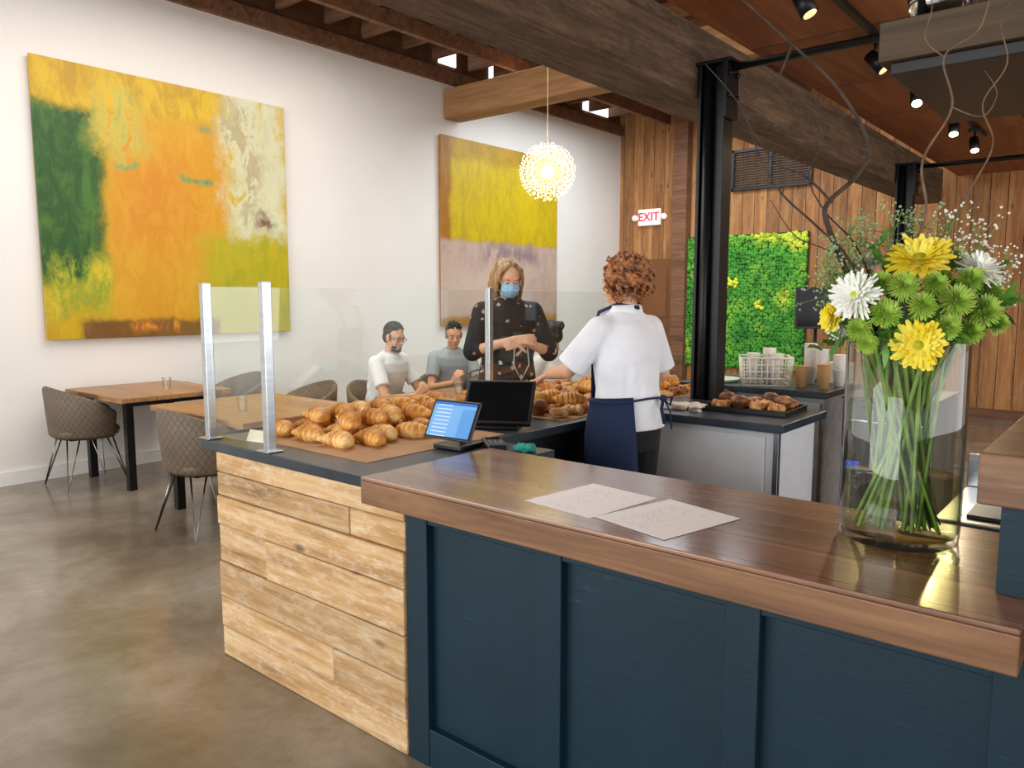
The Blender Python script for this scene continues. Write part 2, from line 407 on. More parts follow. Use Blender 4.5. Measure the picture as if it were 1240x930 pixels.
P1=painting('abstract_yellow_orange','c8a400',[
 (-.1,1.1,.86,1.1,.03,.12,'d2ac0f','b88e10',1),
 (-.1,.22,.2,.84,.03,.18,'1d4a12','3f6c1a',1),
 (.0,.24,.1,.3,.05,.3,'6b8f1c','d0b420',.7),
 (.24,.72,.06,.86,.025,.14,'cc9010','d29e20',1),
 (.28,.6,.35,.72,.12,.3,'c87c12','d0901c',.75),
 (.22,.36,.7,.95,.06,.3,'c8bc50','a9a040',.6),
 (.72,1.0,.4,1.05,.06,.35,'cfc8a0','d8dab8',.8),
 (.70,.86,.5,.95,.06,.45,'7d7a3a','b9a880',.45),
 (.84,1.0,.62,.98,.06,.4,'8a8a50','d0c8a0',.35),
 (.6,1.1,.0,.42,.06,.3,'b9aa0e','a3a012',.8),
 (.85,.93,.46,.54,.03,.3,'5c3a24','8a6a50',.7),
 (.12,.66,-.1,.07,.015,.1,'7f5a1c','704814',1),
 (.26,.34,.655,.675,.012,.16,'5c9a5c','a0a860',.8),
 (.52,.66,.62,.645,.012,.16,'3c8a60','a09a40',.8),
 (.6,.68,.83,.85,.012,.12,'3c8a70','c9a01c',.7),
 (.3,.5,.02,.06,.02,.1,'c05020','d8a020',.6)],'b8940a')
P2=painting('abstract_yellow_mauve','bf9e10',[
 (-.1,1.1,.47,1.1,.02,.1,'ccb00a','b89c12',1),
 (-.1,1.1,.9,1.1,.03,.15,'a68210','bc9410',.9),
 (-.1,.07,.45,1.1,.02,.1,'a06418','a87c14',1),
 (-.1,1.1,-.1,.46,.02,.08,'c4a898','b49a90',1),
 (.35,.8,.36,.45,.05,.2,'98807e','8c7678',.6),
 (.0,.7,.05,.3,.08,.3,'ccb4a0','d0b4a8',.8),
 (-.1,1.1,-.1,.05,.02,.1,'b08434','a07838',.8)],'a89010')
for (nm,y0,y1,z0,z1,mt,lb) in (('1',2.4,4.74,1.17,3.46,P1,'large square abstract canvas in yellow, orange, green and white'),('2',7.0,9.45,1.15,3.56,P2,'tall abstract canvas, yellow above dusty mauve'),):
    e=top('painting',lb,'painting',(-7.095,(y0+y1)/2,(z0+z1)/2))
    w=(y1-y0)/2; h=(z1-z0)/2
    B().box((.03,-w,-h),(.055,w,h),.004).obj('canvas',mt,e)
    b=B()
    for a in ((-w+.01,-h+.01,w-.01,-h+.05),(-w+.01,h-.05,w-.01,h-.01),(-w+.01,-h+.05,-w+.05,h-.05),(w-.05,-h+.05,w-.01,h-.05)): b.box((0,a[0],a[1]),(.03,a[2],a[3]))
    b.obj('stretcher_frame',M_beam2,e)

# ---------------------------------------------------------------- front counters
e=top('plank_counter_base','counter base clad in rustic whitewashed yellow pine planks','counter',(0,0,0))
b=B(); hts=[0,.128,.262,.415,.575,.70,.80,.885]; random.seed(5)
for i in range(7):
    xs=[-2.975]+({1:[-2.2],3:[-2.62],5:[-2.1]}.get(i,[]))+[-1.815]
    for a,c in zip(xs[:-1],xs[1:]):
        o=random.uniform(0,.016); b.box((a+.001,1.63-o,hts[i]+.002),(c-.001,1.68,hts[i+1]-.002),.005)
    o=random.uniform(0,.014); b.box((-2.985-o,1.681,hts[i]+.002),(-2.94,4.66,hts[i+1]-.002),.005)
b.obj('plank_cladding',M_planks,e)
b=B(); b.box((-2.93,1.69,0),(-1.9,2.32,.885)); b.box((-2.93,2.321,0),(-2.14,4.66,.885)); b.obj('cabinet_body',M_black,e)
b=B(); b.prism([(-3.06,1.6),(-1.89,1.6),(-1.89,2.128),(-1.77,2.128),(-1.77,2.37),(-2.1,2.37),(-2.1,3.5),(-1.3,3.5),(-1.3,4.12),(-2.1,4.12),(-2.1,4.7),(-3.06,4.7)],.89,.93)
b.obj('counter_worktop',M_top,label='dark blue-grey metal worktop running around the pastry display',cat='worktop',bev=.004)
e=top('walnut_bar_counter','service bar with thick walnut top and dark teal panelled front','bar counter',(0,0,0))
b=B(); b.box((-1.885,1.505,.950),(-.14,2.12,.962),.004); b.mi=1; b.box((-1.885,1.505,.876),(-.14,2.12,.9495),.003)
b.obj('bar_top',[M_walnut,M_walnut2],e)
b=B(); yf=1.632
b.box((-1.805,yf+.022,.03),(-.16,2.08,.875)); b.box((-.16,yf+.012,.0),(.9,yf+.026,.875))
b.box((-1.81,yf-.004,0),(.9,yf+.024,.13),.003); b.box((-1.81,yf-.003,.81),(.9,yf+.024,.875),.003)
for (x0,x1) in ((-1.81,-1.715),(-1.275,-1.19),(-.72,-.636),(-.19,-.105),(.34,.425)): b.box((x0,yf-.008,.0),(x1,yf+.024,.8745),.003)
b.obj('panelled_front',M_blue,e)
e=top('raised_bar','raised bar end with thick walnut slab over dark teal base','bar counter',(0,0,0))
b=B(); b.box((-.2,1.665,.964),(1.2,2.25,1.139)); b.box((-.135,1.665,0),(1.2,2.25,.965)); b.obj('bar_body',M_blue,e)
B().box((-.235,1.62,1.14),(1.25,2.32,1.237),.004).obj('bar_top',M_walnut2,e)
def menumat():
    m,nt,b=newmat('printed_menu')
    tc=N(nt,'ShaderNodeTexCoord'); sp=N(nt,'ShaderNodeSeparateXYZ',{0:tc.outputs['Generated']})
    u,v=sp.outputs[0],sp.outputs[1]
    row=math_(nt,'MULTIPLY',v,19.); fr=math_(nt,'FRACT',row); cell=math_(nt,'FLOOR',row)
    line=math_(nt,'LESS_THAN',fr,.3)
    vec=N(nt,'ShaderNodeCombineXYZ',{0:math_(nt,'MULTIPLY',u,34.),1:math_(nt,'MULTIPLY',cell,3.7)})
    n=N(nt,'ShaderNodeTexNoise',{'Vector':vec.outputs[0],'Scale':1.0,'Detail':1.0})
    k=math_(nt,'MULTIPLY',line,math_(nt,'GREATER_THAN',n.outputs[0],.5))
    w=N(nt,'ShaderNodeTexWhiteNoise',{'W':cell},noise_dimensions='1D').outputs['Value']
    k=math_(nt,'MULTIPLY',k,math_(nt,'MULTIPLY',math_(nt,'GREATER_THAN',u,.18),math_(nt,'LESS_THAN',u,math_(nt,'ADD',.35,math_(nt,'MULTIPLY',w,.4)))))
    k=math_(nt,'MULTIPLY',k,math_(nt,'MULTIPLY',math_(nt,'GREATER_THAN',v,.1),math_(nt,'LESS_THAN',v,.88)))
    nt.links.new(mix(nt,math_(nt,'MULTIPLY',k,.3),(1,1,1,1),lin('3a3a3c')),b.inputs['Base Color']); b.inputs['Roughness'].default_value=.6
    return m
mm=menumat()
for (x,y,r,z) in ((-1.172,1.742,math.radians(-7),.9625),(-.922,1.715,math.radians(-13),.9632)):
    B().box((-.118,-.143,0),(.118,.143,.0006)).obj('menu_sheet',mm,loc=(x,y,z),rot=(0,0,r),label='white printed paper menu lying flat on the walnut bar',cat='menu',group='menus on the bar')

e=top('glass_sneeze_guard','clear glass guard with brushed steel posts around the pastries','glass guard',(0,0,.931))
for (x,y) in ((-3.03,1.635),(-2.59,1.635),(-3.03,3.4)):
    b=B(); b.box((x-.018,y-.018,0),(x+.018,y+.018,.65),.003); b.box((x-.04,y-.035,0),(x+.04,y+.035,.006),.002); b.obj('post',M_steel,e)
for a,c in (((-3.010,1.631),(-2.610,1.639)),((-3.034,1.655),(-3.026,3.38)),((-3.034,3.42),(-3.026,4.65))):
    B().box((a[0],a[1],.02),(c[0],c[1],.635),.001).obj('glass_panel',M_glass,e)

e=top('steel_cabinet','white and steel under-counter cabinet below the worktop','cabinet',(0,0,0))
B().box((-2.09,3.56,.08),(-1.345,4.08,.885),.004).obj('body',simple('cabinet_white','d2d5d8',.5,0,var=.04),e)
B().box((-1.36,3.55,.06),(-1.335,3.585,.885),.003).obj('corner_trim',M_steel,e)
B().box((-2.07,3.545,.1),(-1.4,3.559,.86),.004).obj('door',simple('cabinet_door','dcdee0',.45,0,var=.04),e)
B().box((-2.05,3.6,0),(-1.38,4.04,.079)).obj('plinth',M_black,e)

# ---------------------------------------------------------------- pastries
def bakemat(name,a,b_,c,ridge=0):
    m,nt,b=newmat(name)
    tc=N(nt,'ShaderNodeTexCoord')
    n=N(nt,'ShaderNodeTexNoise',{'Vector':tc.outputs['Object'],'Scale':22.0,'Detail':6.0,'Roughness':.65})
    oi=N(nt,'ShaderNodeObjectInfo')
    f=math_(nt,'ADD',n.outputs[0],math_(nt,'MULTIPLY',math_(nt,'SUBTRACT',oi.outputs['Random'],.5),.22))
    if ridge:
        sp=N(nt,'ShaderNodeSeparateXYZ',{0:tc.outputs['Object']})
        w=math_(nt,'SINE',math_(nt,'MULTIPLY',sp.outputs[0],ridge)); f=math_(nt,'ADD',f,math_(nt,'MULTIPLY',w,.06))
    nt.links.new(ramp(nt,f,[(.3,lin(a)),(.5,lin(b_)),(.72,lin(c))]),b.inputs['Base Color'])
    b.inputs['Roughness'].default_value=.5
    bp=N(nt,'ShaderNodeBump',{'Height':n.outputs[0],'Strength':.4,'Distance':.005}); nt.links.new(bp.outputs[0],b.inputs['Normal'])
    return m
M_cro=bakemat('golden_crust','c0782a','e8a64c','f8da98',240.); M_scone=bakemat('brown_crust','8a5026','cc8e4c','ecc68c'); M_choc=bakemat('dark_crust','4a2814','7f4c24','b07c48')
def croissant_mesh(bend=1.0,L=.19,R=.042):
    b=B(); n=98; seg=16; rings=[]
    for i in range(n+1):
        t=i/n; a=(t-.5)*2.3*bend; rad=L/(2.3*bend)*1.05
        c=V((rad*math.sin(a),rad*(1-math.cos(a))*-1,0)); d=V((math.cos(a),-math.sin(a),0)); nn=V((-d.y,d.x,0))
        env=max(.10,math.sin(pi*(.03+.94*t))**.95)
        seg_=abs(t-.5)*8+.5; layer=seg_%1.0; st=.80+.22*(1-layer)**.6
        r=R*env*st
        rings.append([c+nn*r*math.cos(2*pi*j/seg)*1.05+V((0,0,1))*(R*.62+r*.9*math.sin(2*pi*j/seg)) for j in range(seg)])
    b.ring(rings); o=b.obj('x',M_cro); me=o.data; bpy.data.objects.remove(o); return me
def bun_mesh(kind):
    b=B(); random.seed(kind)
    if kind==0:
        for k in range(26):
            a=random.uniform(0,6.28); r=random.uniform(0,.038); b.ball((r*math.cos(a),r*math.sin(a),.018+random.uniform(0,.014)),random.uniform(.012,.022),seg=8,rings=6)
    elif kind==1:
        pts=[]
        for i in range(70):
            t=i/70; a=t*5*pi; r=.008+.046*t; pts.append((r*math.cos(a),r*math.sin(a),.032-.018*t))
        b.tube(pts,.0125,8); b.ball((0,0,.018),(.054,.054,.016))
    else:
        prof=[(.0,0),(.027,0),(.034,.038),(.043,.042),(.046,.052),(.04,.068),(.024,.079),(.0,.083)]
        b.lathe(prof,24)
        for k in range(14):
            a=random.uniform(0,6.28); r=random.uniform(0,.035); b.ball((r*math.cos(a),r*math.sin(a),.076-r*.5),.007,seg=6,rings=4)
    o=b.obj('x',M_scone if kind<2 else M_choc); me=o.data; bpy.data.objects.remove(o); return me
CM=[croissant_mesh(1.0,.20,.043),croissant_mesh(.75,.19,.045),croissant_mesh(.5,.18,.046)]
def place(name,me,x,y,z,rz,label,cat,group,tilt=(0,0)):
    return finish(name,me,None,(x,y,z),label,cat,group,None,(tilt[0],tilt[1],rz))
B().box((-2.94,1.74,0),(-2.14,2.5,.0015)).obj('parchment_sheet',M_kraft,loc=(0,0,.9305),label='brown parchment paper under the croissants',cat='paper')
random.seed(11)
for j in range(10):
    for i in range(3):
        x=-2.86+i*.205+(.05 if j%2 else 0)+random.uniform(-.01,.01); y=1.87+j*.108+random.uniform(-.006,.006)
        place('croissant',random.choice(CM),x,y,.932,random.uniform(-.35,.35)+pi*random.choice((0,1)),'golden baked croissant in the pile on parchment','croissant','croissants on the counter')
for lay,(nx,ny,x0,y0) in enumerate(((2,7,-2.78,2.0),)):
    for j in range(ny):
        for i in range(nx):
            place('croissant',random.choice(CM),x0+i*.2+random.uniform(-.015,.015),y0+j*.12,.982+lay*.055,random.uniform(-.4,.4)+pi*random.choice((0,1)),'golden croissant on top of the croissant pile','croissant','croissants on the counter',(random.uniform(-.12,.12),random.uniform(-.12,.12)))
SM=[bun_mesh(0),bun_mesh(1),bun_mesh(2)]
for j in range(12):
    for i in range(6):
        x=-2.88+i*.13+random.uniform(-.008,.008); y=3.02+j*.13+random.uniform(-.008,.008)
        k=(0,1,0,1,2,0)[(i+j//3)%6]
        if k==2 and j%3: k=1
        nm,lb=(('scone','craggy golden brown scone on the pastry counter'),('danish_pastry','spiral-shaped baked danish pastry on the counter'),('muffin','dark brown muffin on the pastry counter'))[k]
        place(nm,SM[k],x,y,.932,random.uniform(0,6.28),lb,nm.replace('_',' '),nm+'s on the counter')
        if i in(0,1,2,3,4) and random.random()<.62:
            if random.random()<.4: place('scone',SM[0],x+.06,y+.06,.965,random.uniform(0,6.28),'craggy scone stacked on other pastries','scone','scones on the counter')
            else: place('croissant',CM[2],x+.06,y+.06,.972,random.uniform(0,6.28),'golden croissant resting on mixed pastries','croissant','croissants on the counter')
B().box((-2.96,2.96,0),(-2.16,4.6,.0012)).obj('parchment_sheet',M_kraft,loc=(0,0,.9305),label='parchment paper under the assorted pastries',cat='paper')

# ---------------------------------------------------------------- dining furniture
def quiltmat():
    m,nt,b=newmat('quilted_upholstery')
    tc=N(nt,'ShaderNodeTexCoord'); sp=N(nt,'ShaderNodeSeparateXYZ',{0:tc.outputs['Object']})
    s=math_(nt,'ADD',sp.outputs[0],sp.outputs[1])
    a=math_(nt,'ABSOLUTE',math_(nt,'SUBTRACT',math_(nt,'FRACT',math_(nt,'MULTIPLY',math_(nt,'ADD',s,sp.outputs[2]),16.)),.5))
    c=math_(nt,'ABSOLUTE',math_(nt,'SUBTRACT',math_(nt,'FRACT',math_(nt,'MULTIPLY',math_(nt,'SUBTRACT',s,sp.outputs[2]),16.)),.5))
    d=math_(nt,'MINIMUM',a,c); k=step(nt,d,.0,.09)
    nz=N(nt,'ShaderNodeTexNoise',{'Vector':tc.outputs['Object'],'Scale':9.0,'Detail':6.0})
    col=mix(nt,nz.outputs[0],lin('5a4d3f'),lin('7a6a57'))
    col=mix(nt,k,lin('4b3f33'),col)
    nt.links.new(col,b.inputs['Base Color']); b.inputs['Roughness'].default_value=.6
    bp=N(nt,'ShaderNodeBump',{'Height':k,'Strength':.3,'Distance':.01}); nt.links.new(bp.outputs[0],b.inputs['Normal'])
    return m
M_quilt=quiltmat(); M_legm=simple('dark_chrome','8a8680',.25,1,var=.1)
def build_chair(loc,rz,label):
    e=top('dining_chair',label,'chair',loc,rz,'quilted dining chairs')
    def se(a,r): 
        c,s_=math.cos(a),math.sin(a); k=(abs(c)**3.2+abs(s_)**3.2)**(-1/3.2); return (r*k*c,r*k*s_)
    b=B(); b.ring([[V((*se(2*pi*j/32,r),z)) for j in range(32)] for z,r in ((.405,.19),(.415,.225),(.455,.24),(.48,.23),(.49,.19))])
    b.obj('seat',M_quilt,e)
    b=B(); rr=[]
    for i in range(33):
        t=(i/32-.5)*2; a=t*math.radians(115); zt=.83-.19*abs(t)**1.6; R=.235
        if abs(t)>.92: zt-=.02
        def P(r,z): return V((r*math.sin(a)*1.06,-r*math.cos(a)+.02,z))
        rr.append([P(R,.40),P(R+.035,.43),P(R+.05,(.43+zt)/2),P(R+.06,zt-.02),P(R+.048,zt),P(R+.03,zt-.015),P(R+.012,(.43+zt)/2)])
    b.ring(rr); b.obj('backrest',M_quilt,e)
    for sx in (-1,1):
        for sy in (-1,1):
            f=(sx*.235,sy*.235,.006)
            B().tube([(sx*.10,sy*.17,.41),f,(sx*.17,sy*.10,.41)],.0065,8).obj('leg',M_legm,e)
    B().box((-.17,-.17,.395),(.17,.17,.407),.003).obj('seat_plate',M_black,e)
    return e
ch=build_chair((-6.66,2.5,0),0,'brown quilted shell chair with hairpin legs tucked at the wall table')
PM1=(-4.92,4.17); PM2=(-4.98,5.03); PB=(-3.72,5.02)
CH=[((-6.5,3.75,0),pi,'brown quilted shell chair at the far side of the wall table'),((-4.72,2.5,0),0.06,'brown quilted shell chair at the nearer wooden table'),((-5.38,3.72,0),pi-.2,'brown quilted shell chair behind the nearer wooden table'),
    ((*PM1,0),math.radians(12-90),'quilted chair under a seated person in a white shirt'),((*PM2,0),math.radians(-20-90),'quilted chair under a seated person in a grey shirt'),((*PB,0),math.radians(90),'quilted chair under a diner with a hair bun')]
for l,r,lb in CH: clone(ch,l,r,lb)
def table(x0,x1,y0,y1,label,seed):
    random.seed(seed); cx,cy=(x0+x1)/2,(y0+y1)/2; w,h=(x1-x0)/2,(y1-y0)/2
    e=top('dining_table',label,'table',(cx,cy,0))
    pts=[]
    for i in range(13): pts.append((-w+2*w*i/12,-h+random.uniform(-.012,.012)))
    for i in range(13): pts.append((w-2*w*i/12,h+random.uniform(-.012,.012)))
    B().prism(pts,.715,.755).obj('table_top',M_table,e,bev=.006)
    for sx in (-1,1):
        for sy in (-1,1):
            B().box((sx*(w-.16)-.03,sy*(h-.12)-.03,0),(sx*(w-.16)+.03,sy*(h-.12)+.03,.7145),.003).obj('leg',M_black,e)
        B().box((sx*(w-.16)-.03,-h+.15,.67),(sx*(w-.16)+.03,h-.15,.7144),.002).obj('apron_rail',M_black,e)
table(-7.05,-6.0,2.52,3.45,'live-edge wooden table with black steel legs by the wall',1)
table(-5.5,-4.25,2.5,3.5,'live-edge wooden table with black steel legs near the counter',2)
table(-4.62,-4.05,3.85,5.4,'wooden table where three diners are sitting',3)
def tumbler(loc,lb,h=.1,r=.036,fill=None):
    e=top('drinking_glass',lb,'glass',loc)
    B().lathe([(0,0),(r*.85,0),(r,h),(r-.002,h),(r*.85-.003,.008),(0,.008)],24).obj('glass_body',M_thinglass,e)
tumbler((-6.35,3.05,.756),'clear glass tumbler on the wall table'); tumbler((-4.72,2.78,.756),'clear glass tumbler on the nearer table')
tumbler((-4.25,4.4,.756),'clear water glass in front of the diners',.12,.034)
tumbler((-4.2,4.95,.756),'clear water glass on the diners table',.12,.034)
e=top('handbag','small black leather handbag lying on the table','bag',(-4.24,4.62,.756),.5)
b=B(); b.loft([(0,.12,.07),(.03,.135,.08),(.08,.13,.065),(.12,.10,.04)]); b.obj('bag_body',M_blackpl,e)
B().tube([(-.08,0,.1),(-.06,0,.16),(0,0,.18),(.06,0,.16),(.08,0,.1)],.007).obj('handle',M_blackpl,e)
e=top('drink_cup','red plastic cup standing on the diners table','cup',(-4.15,5.2,.756))
B().lathe([(0,0),(.028,0),(.038,.11),(.036,.11),(.026,.004),(0,.004)],20).obj('cup_body',simple('red_plastic','b5222c',.4),e)

# ---------------------------------------------------------------- people
M_skin=simple('skin','dba585',.5,var=.06,sss=.12); M_skin2=simple('skin_tan','d09c78',.5,var=.06,sss=.1)
def hand(b,T,w,d,n,side,curl,R3):
    w=V(w); d=V(d).normalized(); n=V(n); n=(n-d*n.dot(d)).normalized(); ac=d.cross(n)*side
    def P(p): return T@p
    for k in (-1.2,-.4,.4,1.2):
        b.cap(P(w+d*.005+ac*k*.010),P(w+d*.085+ac*k*.0185),.015,.0125,10)
    for i,(k,L) in enumerate(((1.5,.068),(.5,.078),(-.5,.072),(-1.5,.056))):
        p=w+d*.085+ac*k*.0185; dd=(d+ac*k*.10).normalized(); r=.0088
        for s_,fr in enumerate((.42,.32,.26)):
            a=curl*(.5+.5*s_)
            dd2=(dd*math.cos(a)+n*math.sin(a)).normalized(); q=p+dd2*L*fr
            b.cap(P(p),P(q),r,r*.93,8); p=q; dd=dd2; r*=.93
    p=w+d*.025+ac*.028; dd=(d*.6+ac*.75+n*.25).normalized()
    q=p+dd*.038; b.cap(P(p),P(q),.012,.0105,8); dd2=(dd+n*.3+d*.35).normalized(); b.cap(P(q),P(q+dd2*.03),.0105,.009,8)
def cloth(name,h,h2=None,rough=.85,bump=.35): return simple(name,h,rough,var=.08,scale=6,bump=bump,bscale=9,h2=h2)
TOR=[(.82,.13,.10),(.90,.168,.118),(1.0,.155,.108),(1.1,.138,.10),(1.22,.15,.108),(1.32,.165,.112),(1.39,.155,.095),(1.44,.09,.07)]
def person(label,loc,ang,s,sit,lean,yaw,pitch,La,Ra,skin,shirt,trous,hairm,hair,vox=.0075,extras=None,sleeve=.9,hem=.93,build=1.0,loose=0):
    e=top('person',label,'person',loc,math.radians(ang-90),scale=s)
    dz=-.335 if sit else 0
    T=M.Translation((0,0,.93+dz))@M.Rotation(-lean,4,'X')@M.Translation((0,0,-.93))
    H=T@M.Translation((0,.012,1.585))@M.Rotation(yaw,4,'Z')@M.Rotation(-pitch,4,'X'); HR=H.to_3x3().to_4x4()
    def hb(b,c,r): 
        b.ball(H@V(c),r,rot=HR)
    b=B(); tor=[(z,rx*build,ry*build) for z,rx,ry in TOR]
    b.loft(tor,T)
    for S,(el,wr,hd,hn,cu) in ((-1,La),(1,Ra)):
        sh=V((S*.168,0,1.372))
        b.cap(T@V((S*.07,0,1.395)),T@sh,.05,.053); b.cap(T@sh,T@V(el),.05,.038); b.cap(T@V(el),T@V(wr),.038,.025)
        hand(b,T,wr,hd,hn,-S,cu,None)
    b.cap(T@V((0,-.005,1.40)),H@V((0,-.015,-.05)),.055,.05)
    hb(b,(0,-.012,.028),(.073,.093,.088)); hb(b,(0,.022,-.035),(.058,.062,.075)); hb(b,(0,.058,-.09),(.026,.024,.02))
    b.cap(H@V((0,.078,.012)),H@V((0,.1,-.02)),.008,.013,10); hb(b,(-.011,.092,-.025),(.008,.009,.007)); hb(b,(.011,.092,-.025),(.008,.009,.007))
    b.cap(H@V((-.036,.07,.03)),H@V((.036,.07,.03)),.012,.012,8)
    for S in (-1,1):
        hb(b,(S*.036,.055,-.028),(.022,.022,.024)); hb(b,(S*.073,-.005,-.005),(.009,.02,.031))
    b.cap(H@V((-.018,.08,-.056)),H@V((.018,.08,-.056)),.007,.007,8); b.cap(H@V((-.014,.078,-.067)),H@V((.014,.078,-.067)),.007,.007,8)
    LG=[]
    for S in (-1,1):
        if sit: j=((S*.09,0,.53),(S*.12,.43,.53),(S*.12,.41,.09)); ft=((S*.12,.39,.045),(S*.13,.56,.035))
        else: j=((S*.088,0,.88),(S*.098,.02,.48),(S*.10,-.01,.09)); ft=((S*.10,-.03,.045),(S*.115,.14,.035))
        LG.append((j,ft)); b.cap(j[0],j[1],.082,.054); b.cap(j[1],j[2],.052,.036); b.cap(ft[0],ft[1],.036,.03)
    if sit: b.ball((0,-.02,.54),(.17,.13,.09))
    blob('body',b,vox,skin,e)
    b=B(); up=[(z,rx+.017+(loose if z<1.36 else loose*.3),ry+.019+(loose if z<1.36 else 0)) for z,rx,ry in tor if z>hem+.03 and z<1.40]
    b.loft([(hem,up[0][1]+.008,up[0][2]+.008)]+up+[(1.415,.145,.098),(1.44,.11,.086),(1.462,.078,.072)],T,seg=32)
    random.seed(int(abs(loc[1]*77)))
    for k in range(12):   # folds of the fabric
        a=random.uniform(0,2*pi); z0=random.uniform(hem+.03,1.15); a2=a+random.uniform(-.6,.6); z1=z0+random.uniform(.1,.22)
        p=lambda aa,z,m:T@V(((.162+loose)*build*math.cos(aa)*m,(.118+loose)*build*math.sin(aa)*m,z))
        b.tube([p(a,z0,.98),p((a+a2)/2,(z0+z1)/2,1.0),p(a2,z1,.96)],[.006,.014,.006],8)
    for S,(el,wr,*_) in ((-1,La),(1,Ra)):
        sh=V((S*.168,0,1.372)); el=V(el); wr=V(wr)
        b.cap(T@V((S*.07,0,1.385)),T@sh,.064,.068)
        if sleeve<=1: q=sh.lerp(el,sleeve); b.cyl(T@sh,T@q,.068,.064+loose*.6); b.cyl(T@q,T@(q+(el-sh).normalized()*.012),.066+loose*.6,.062+loose*.6)
        else: b.cap(T@sh,T@el,.068,.058+loose*.5); b.cap(T@el,T@el.lerp(wr,sleeve-1),.058+loose*.5,.048+loose*.6)
    blob('shirt',b,.008,shirt,e,sm=4)
    b=B(); 
    for j,ft in LG: b.cap(j[0],j[1],.096,.07); b.cap(j[1],V(j[2])+V((0,0,.02)),.068,.056)
    if sit: b.ball((0,-.02,.55),(.185,.145,.10)); b.loft([(.86,.165,.13),(.95,.17,.12),(1.0,.165,.118)],T)
    else: b.loft([(.80,.15,.12),(.90,.182,.13),(1.0,.165,.12),(1.04,.15,.11)])
    blob('trousers',b,.01,trous,e)
    for j,ft in LG:
        b=B(); b.cap(V(ft[0])+V((0,-.005,0)),ft[1],.045,.04); b.ball(V(ft[0])+V((0,0,.02)),(.043,.05,.055)); blob('shoe',b,.009,M_blackpl,e)
    we=simple('eye_white','d8d0c8',.3,var=.02); ir=simple('iris','2b1c12',.2)
    for S in (-1,1):
        b=B(); b.ball(H@V((S*.031,.066,.004)),(.0125,.0135,.0065),rot=HR); b.mi=1; b.ball(H@V((S*.031,.0772,.0035)),(.0055,.0035,.0055),rot=HR,seg=10,rings=6); b.obj('eye',[we,ir],e)
        b=B(); b.ball(H@V((S*.031,.064,.0105)),(.0165,.0165,.008),rot=HR); b.ball(H@V((S*.031,.0635,-.0055)),(.0155,.015,.006),rot=HR); b.obj('eyelid',skin,e)
        b=B(); b.tube([H@V((S*.016,.083,.028)),H@V((S*.031,.083,.033)),H@V((S*.047,.072,.028))],[.002,.0032,.0018],6); b.obj('eyebrow',hairm,e)
    b=B(); b.tube([H@V((x,.0865-abs(x)*.25,-.061)) for x in (-.022,-.011,0,.011,.022)],[.002,.005,.0055,.005,.002],8); b.obj('lips',simple('lips','b0685a',.5),e)
    b=B(); random.seed(int(abs(loc[0]*100)))
    if hair=='curly':
        hb(b,(0,-.03,.035),(.092,.098,.09))
        for k in range(330):
            u=V((random.gauss(0,1),random.gauss(0,1),random.gauss(0,1))).normalized()
            if u.y>.45 and u.z<.45: continue
            if u.z<-.75: continue
            c=V((u.x*.103,-.025+u.y*.106,.03+u.z*.103)); hb(b,c,(random.uniform(.006,.013),)*3)
        for k in range(420):
            u=V((random.gauss(0,1),random.gauss(-.4,1),random.gauss(0,.8))).normalized()
            if u.y>.4: continue
            o_=random.uniform(.98,1.14); c=V((u.x*.106*o_,-.025+u.y*.108*o_,.045+u.z*.1*o_)); r=random.uniform(.008,.017)
            b.tube([H@(c+V((r*math.cos(q*.9+k),r*.6*math.sin(q*.9+k)+u.y*.008,-q*.0075))) for q in range(9)],[.0042]*8+[.0022],6)
        blob('hair',b,.0040,hairm,e,sm=1)
    elif hair=='long':
        hb(b,(0,-.028,.035),(.082,.090,.090))
        for S in (-1,1):
            for k in range(15):
                t=k/14; y=.035-.12*t; x0=S*(.012+.02*t)
                w1=random.uniform(-.008,.008)
                b.tube([H@V((x0,.03-.1*t,.117)),H@V((S*.060,y+.012,.085)),H@V((S*.083,y,.01)),H@V((S*(.087+w1),y-.004,-.07)),H@V((S*(.082+w1),y,-.13)),H@V((S*(.068+w1),y+.005,-.175-w1*4))],[.014,.015,.015,.015,.014,.007],8)
        for k in range(9):
            x=-.07+.14*k/8; b.tube([H@V((x*.6,-.07,.09)),H@V((x,-.1,.02)),H@V((x,-.1,-.1)),H@V((x,-.085,-.17))],[.016,.018,.018,.01],8)
        blob('hair',b,.0065,hairm,e,sm=1)
    else:
        hb(b,(0,-.032,.054),(.0785,.086,.078)); hb(b,(0,-.05,.0),(.0745,.058,.068))
        for k in range(150):
            u=V((random.gauss(0,1),random.gauss(0,1),abs(random.gauss(0,1))+.4)).normalized(); c=V((u.x*.072,-.026+u.y*.082,.058+u.z*.074))
            b.cap(H@c,H@(c+V((random.uniform(-.008,.008),.014,.006))),.007,.004,6)
        for S in (-1,1): b.cap(H@V((S*.072,.012,.03)),H@V((S*.07,.022,-.012)),.008,.005,6)
        if hair=='bun':
            hb(b,(0,-.115,.075),(.038,.036,.038))
            for k in range(40):
                u=V((random.gauss(0,1),random.gauss(0,1),random.gauss(0,1))).normalized(); hb(b,V((0,-.115,.075))+u*.034,(.007,)*3)
        blob('hair',b,.0045,hairm,e,sm=1)
    if extras: extras(e,T,H,HR)
    return e
M_hb=simple('auburn_hair','4a2412',.55,h2='c07c44',scale=38,bump=.5,bscale=90)
M_hl=simple('dark_blonde_hair','6b4a2c',.45,h2='b89466',scale=14,bump=.5,bscale=50,stretch=(3,3,.4))
M_hd=simple('dark_hair','1c1512',.45,var=.4,scale=30,bump=.4,bscale=60)
M_shirtw=cloth('white_cotton','eceef2',bump=.6); M_tw=cloth('white_tee','e4e4e4'); M_tg=cloth('grey_tee','9ba2a6'); M_tc=cloth('cream_blouse','e0dad4')
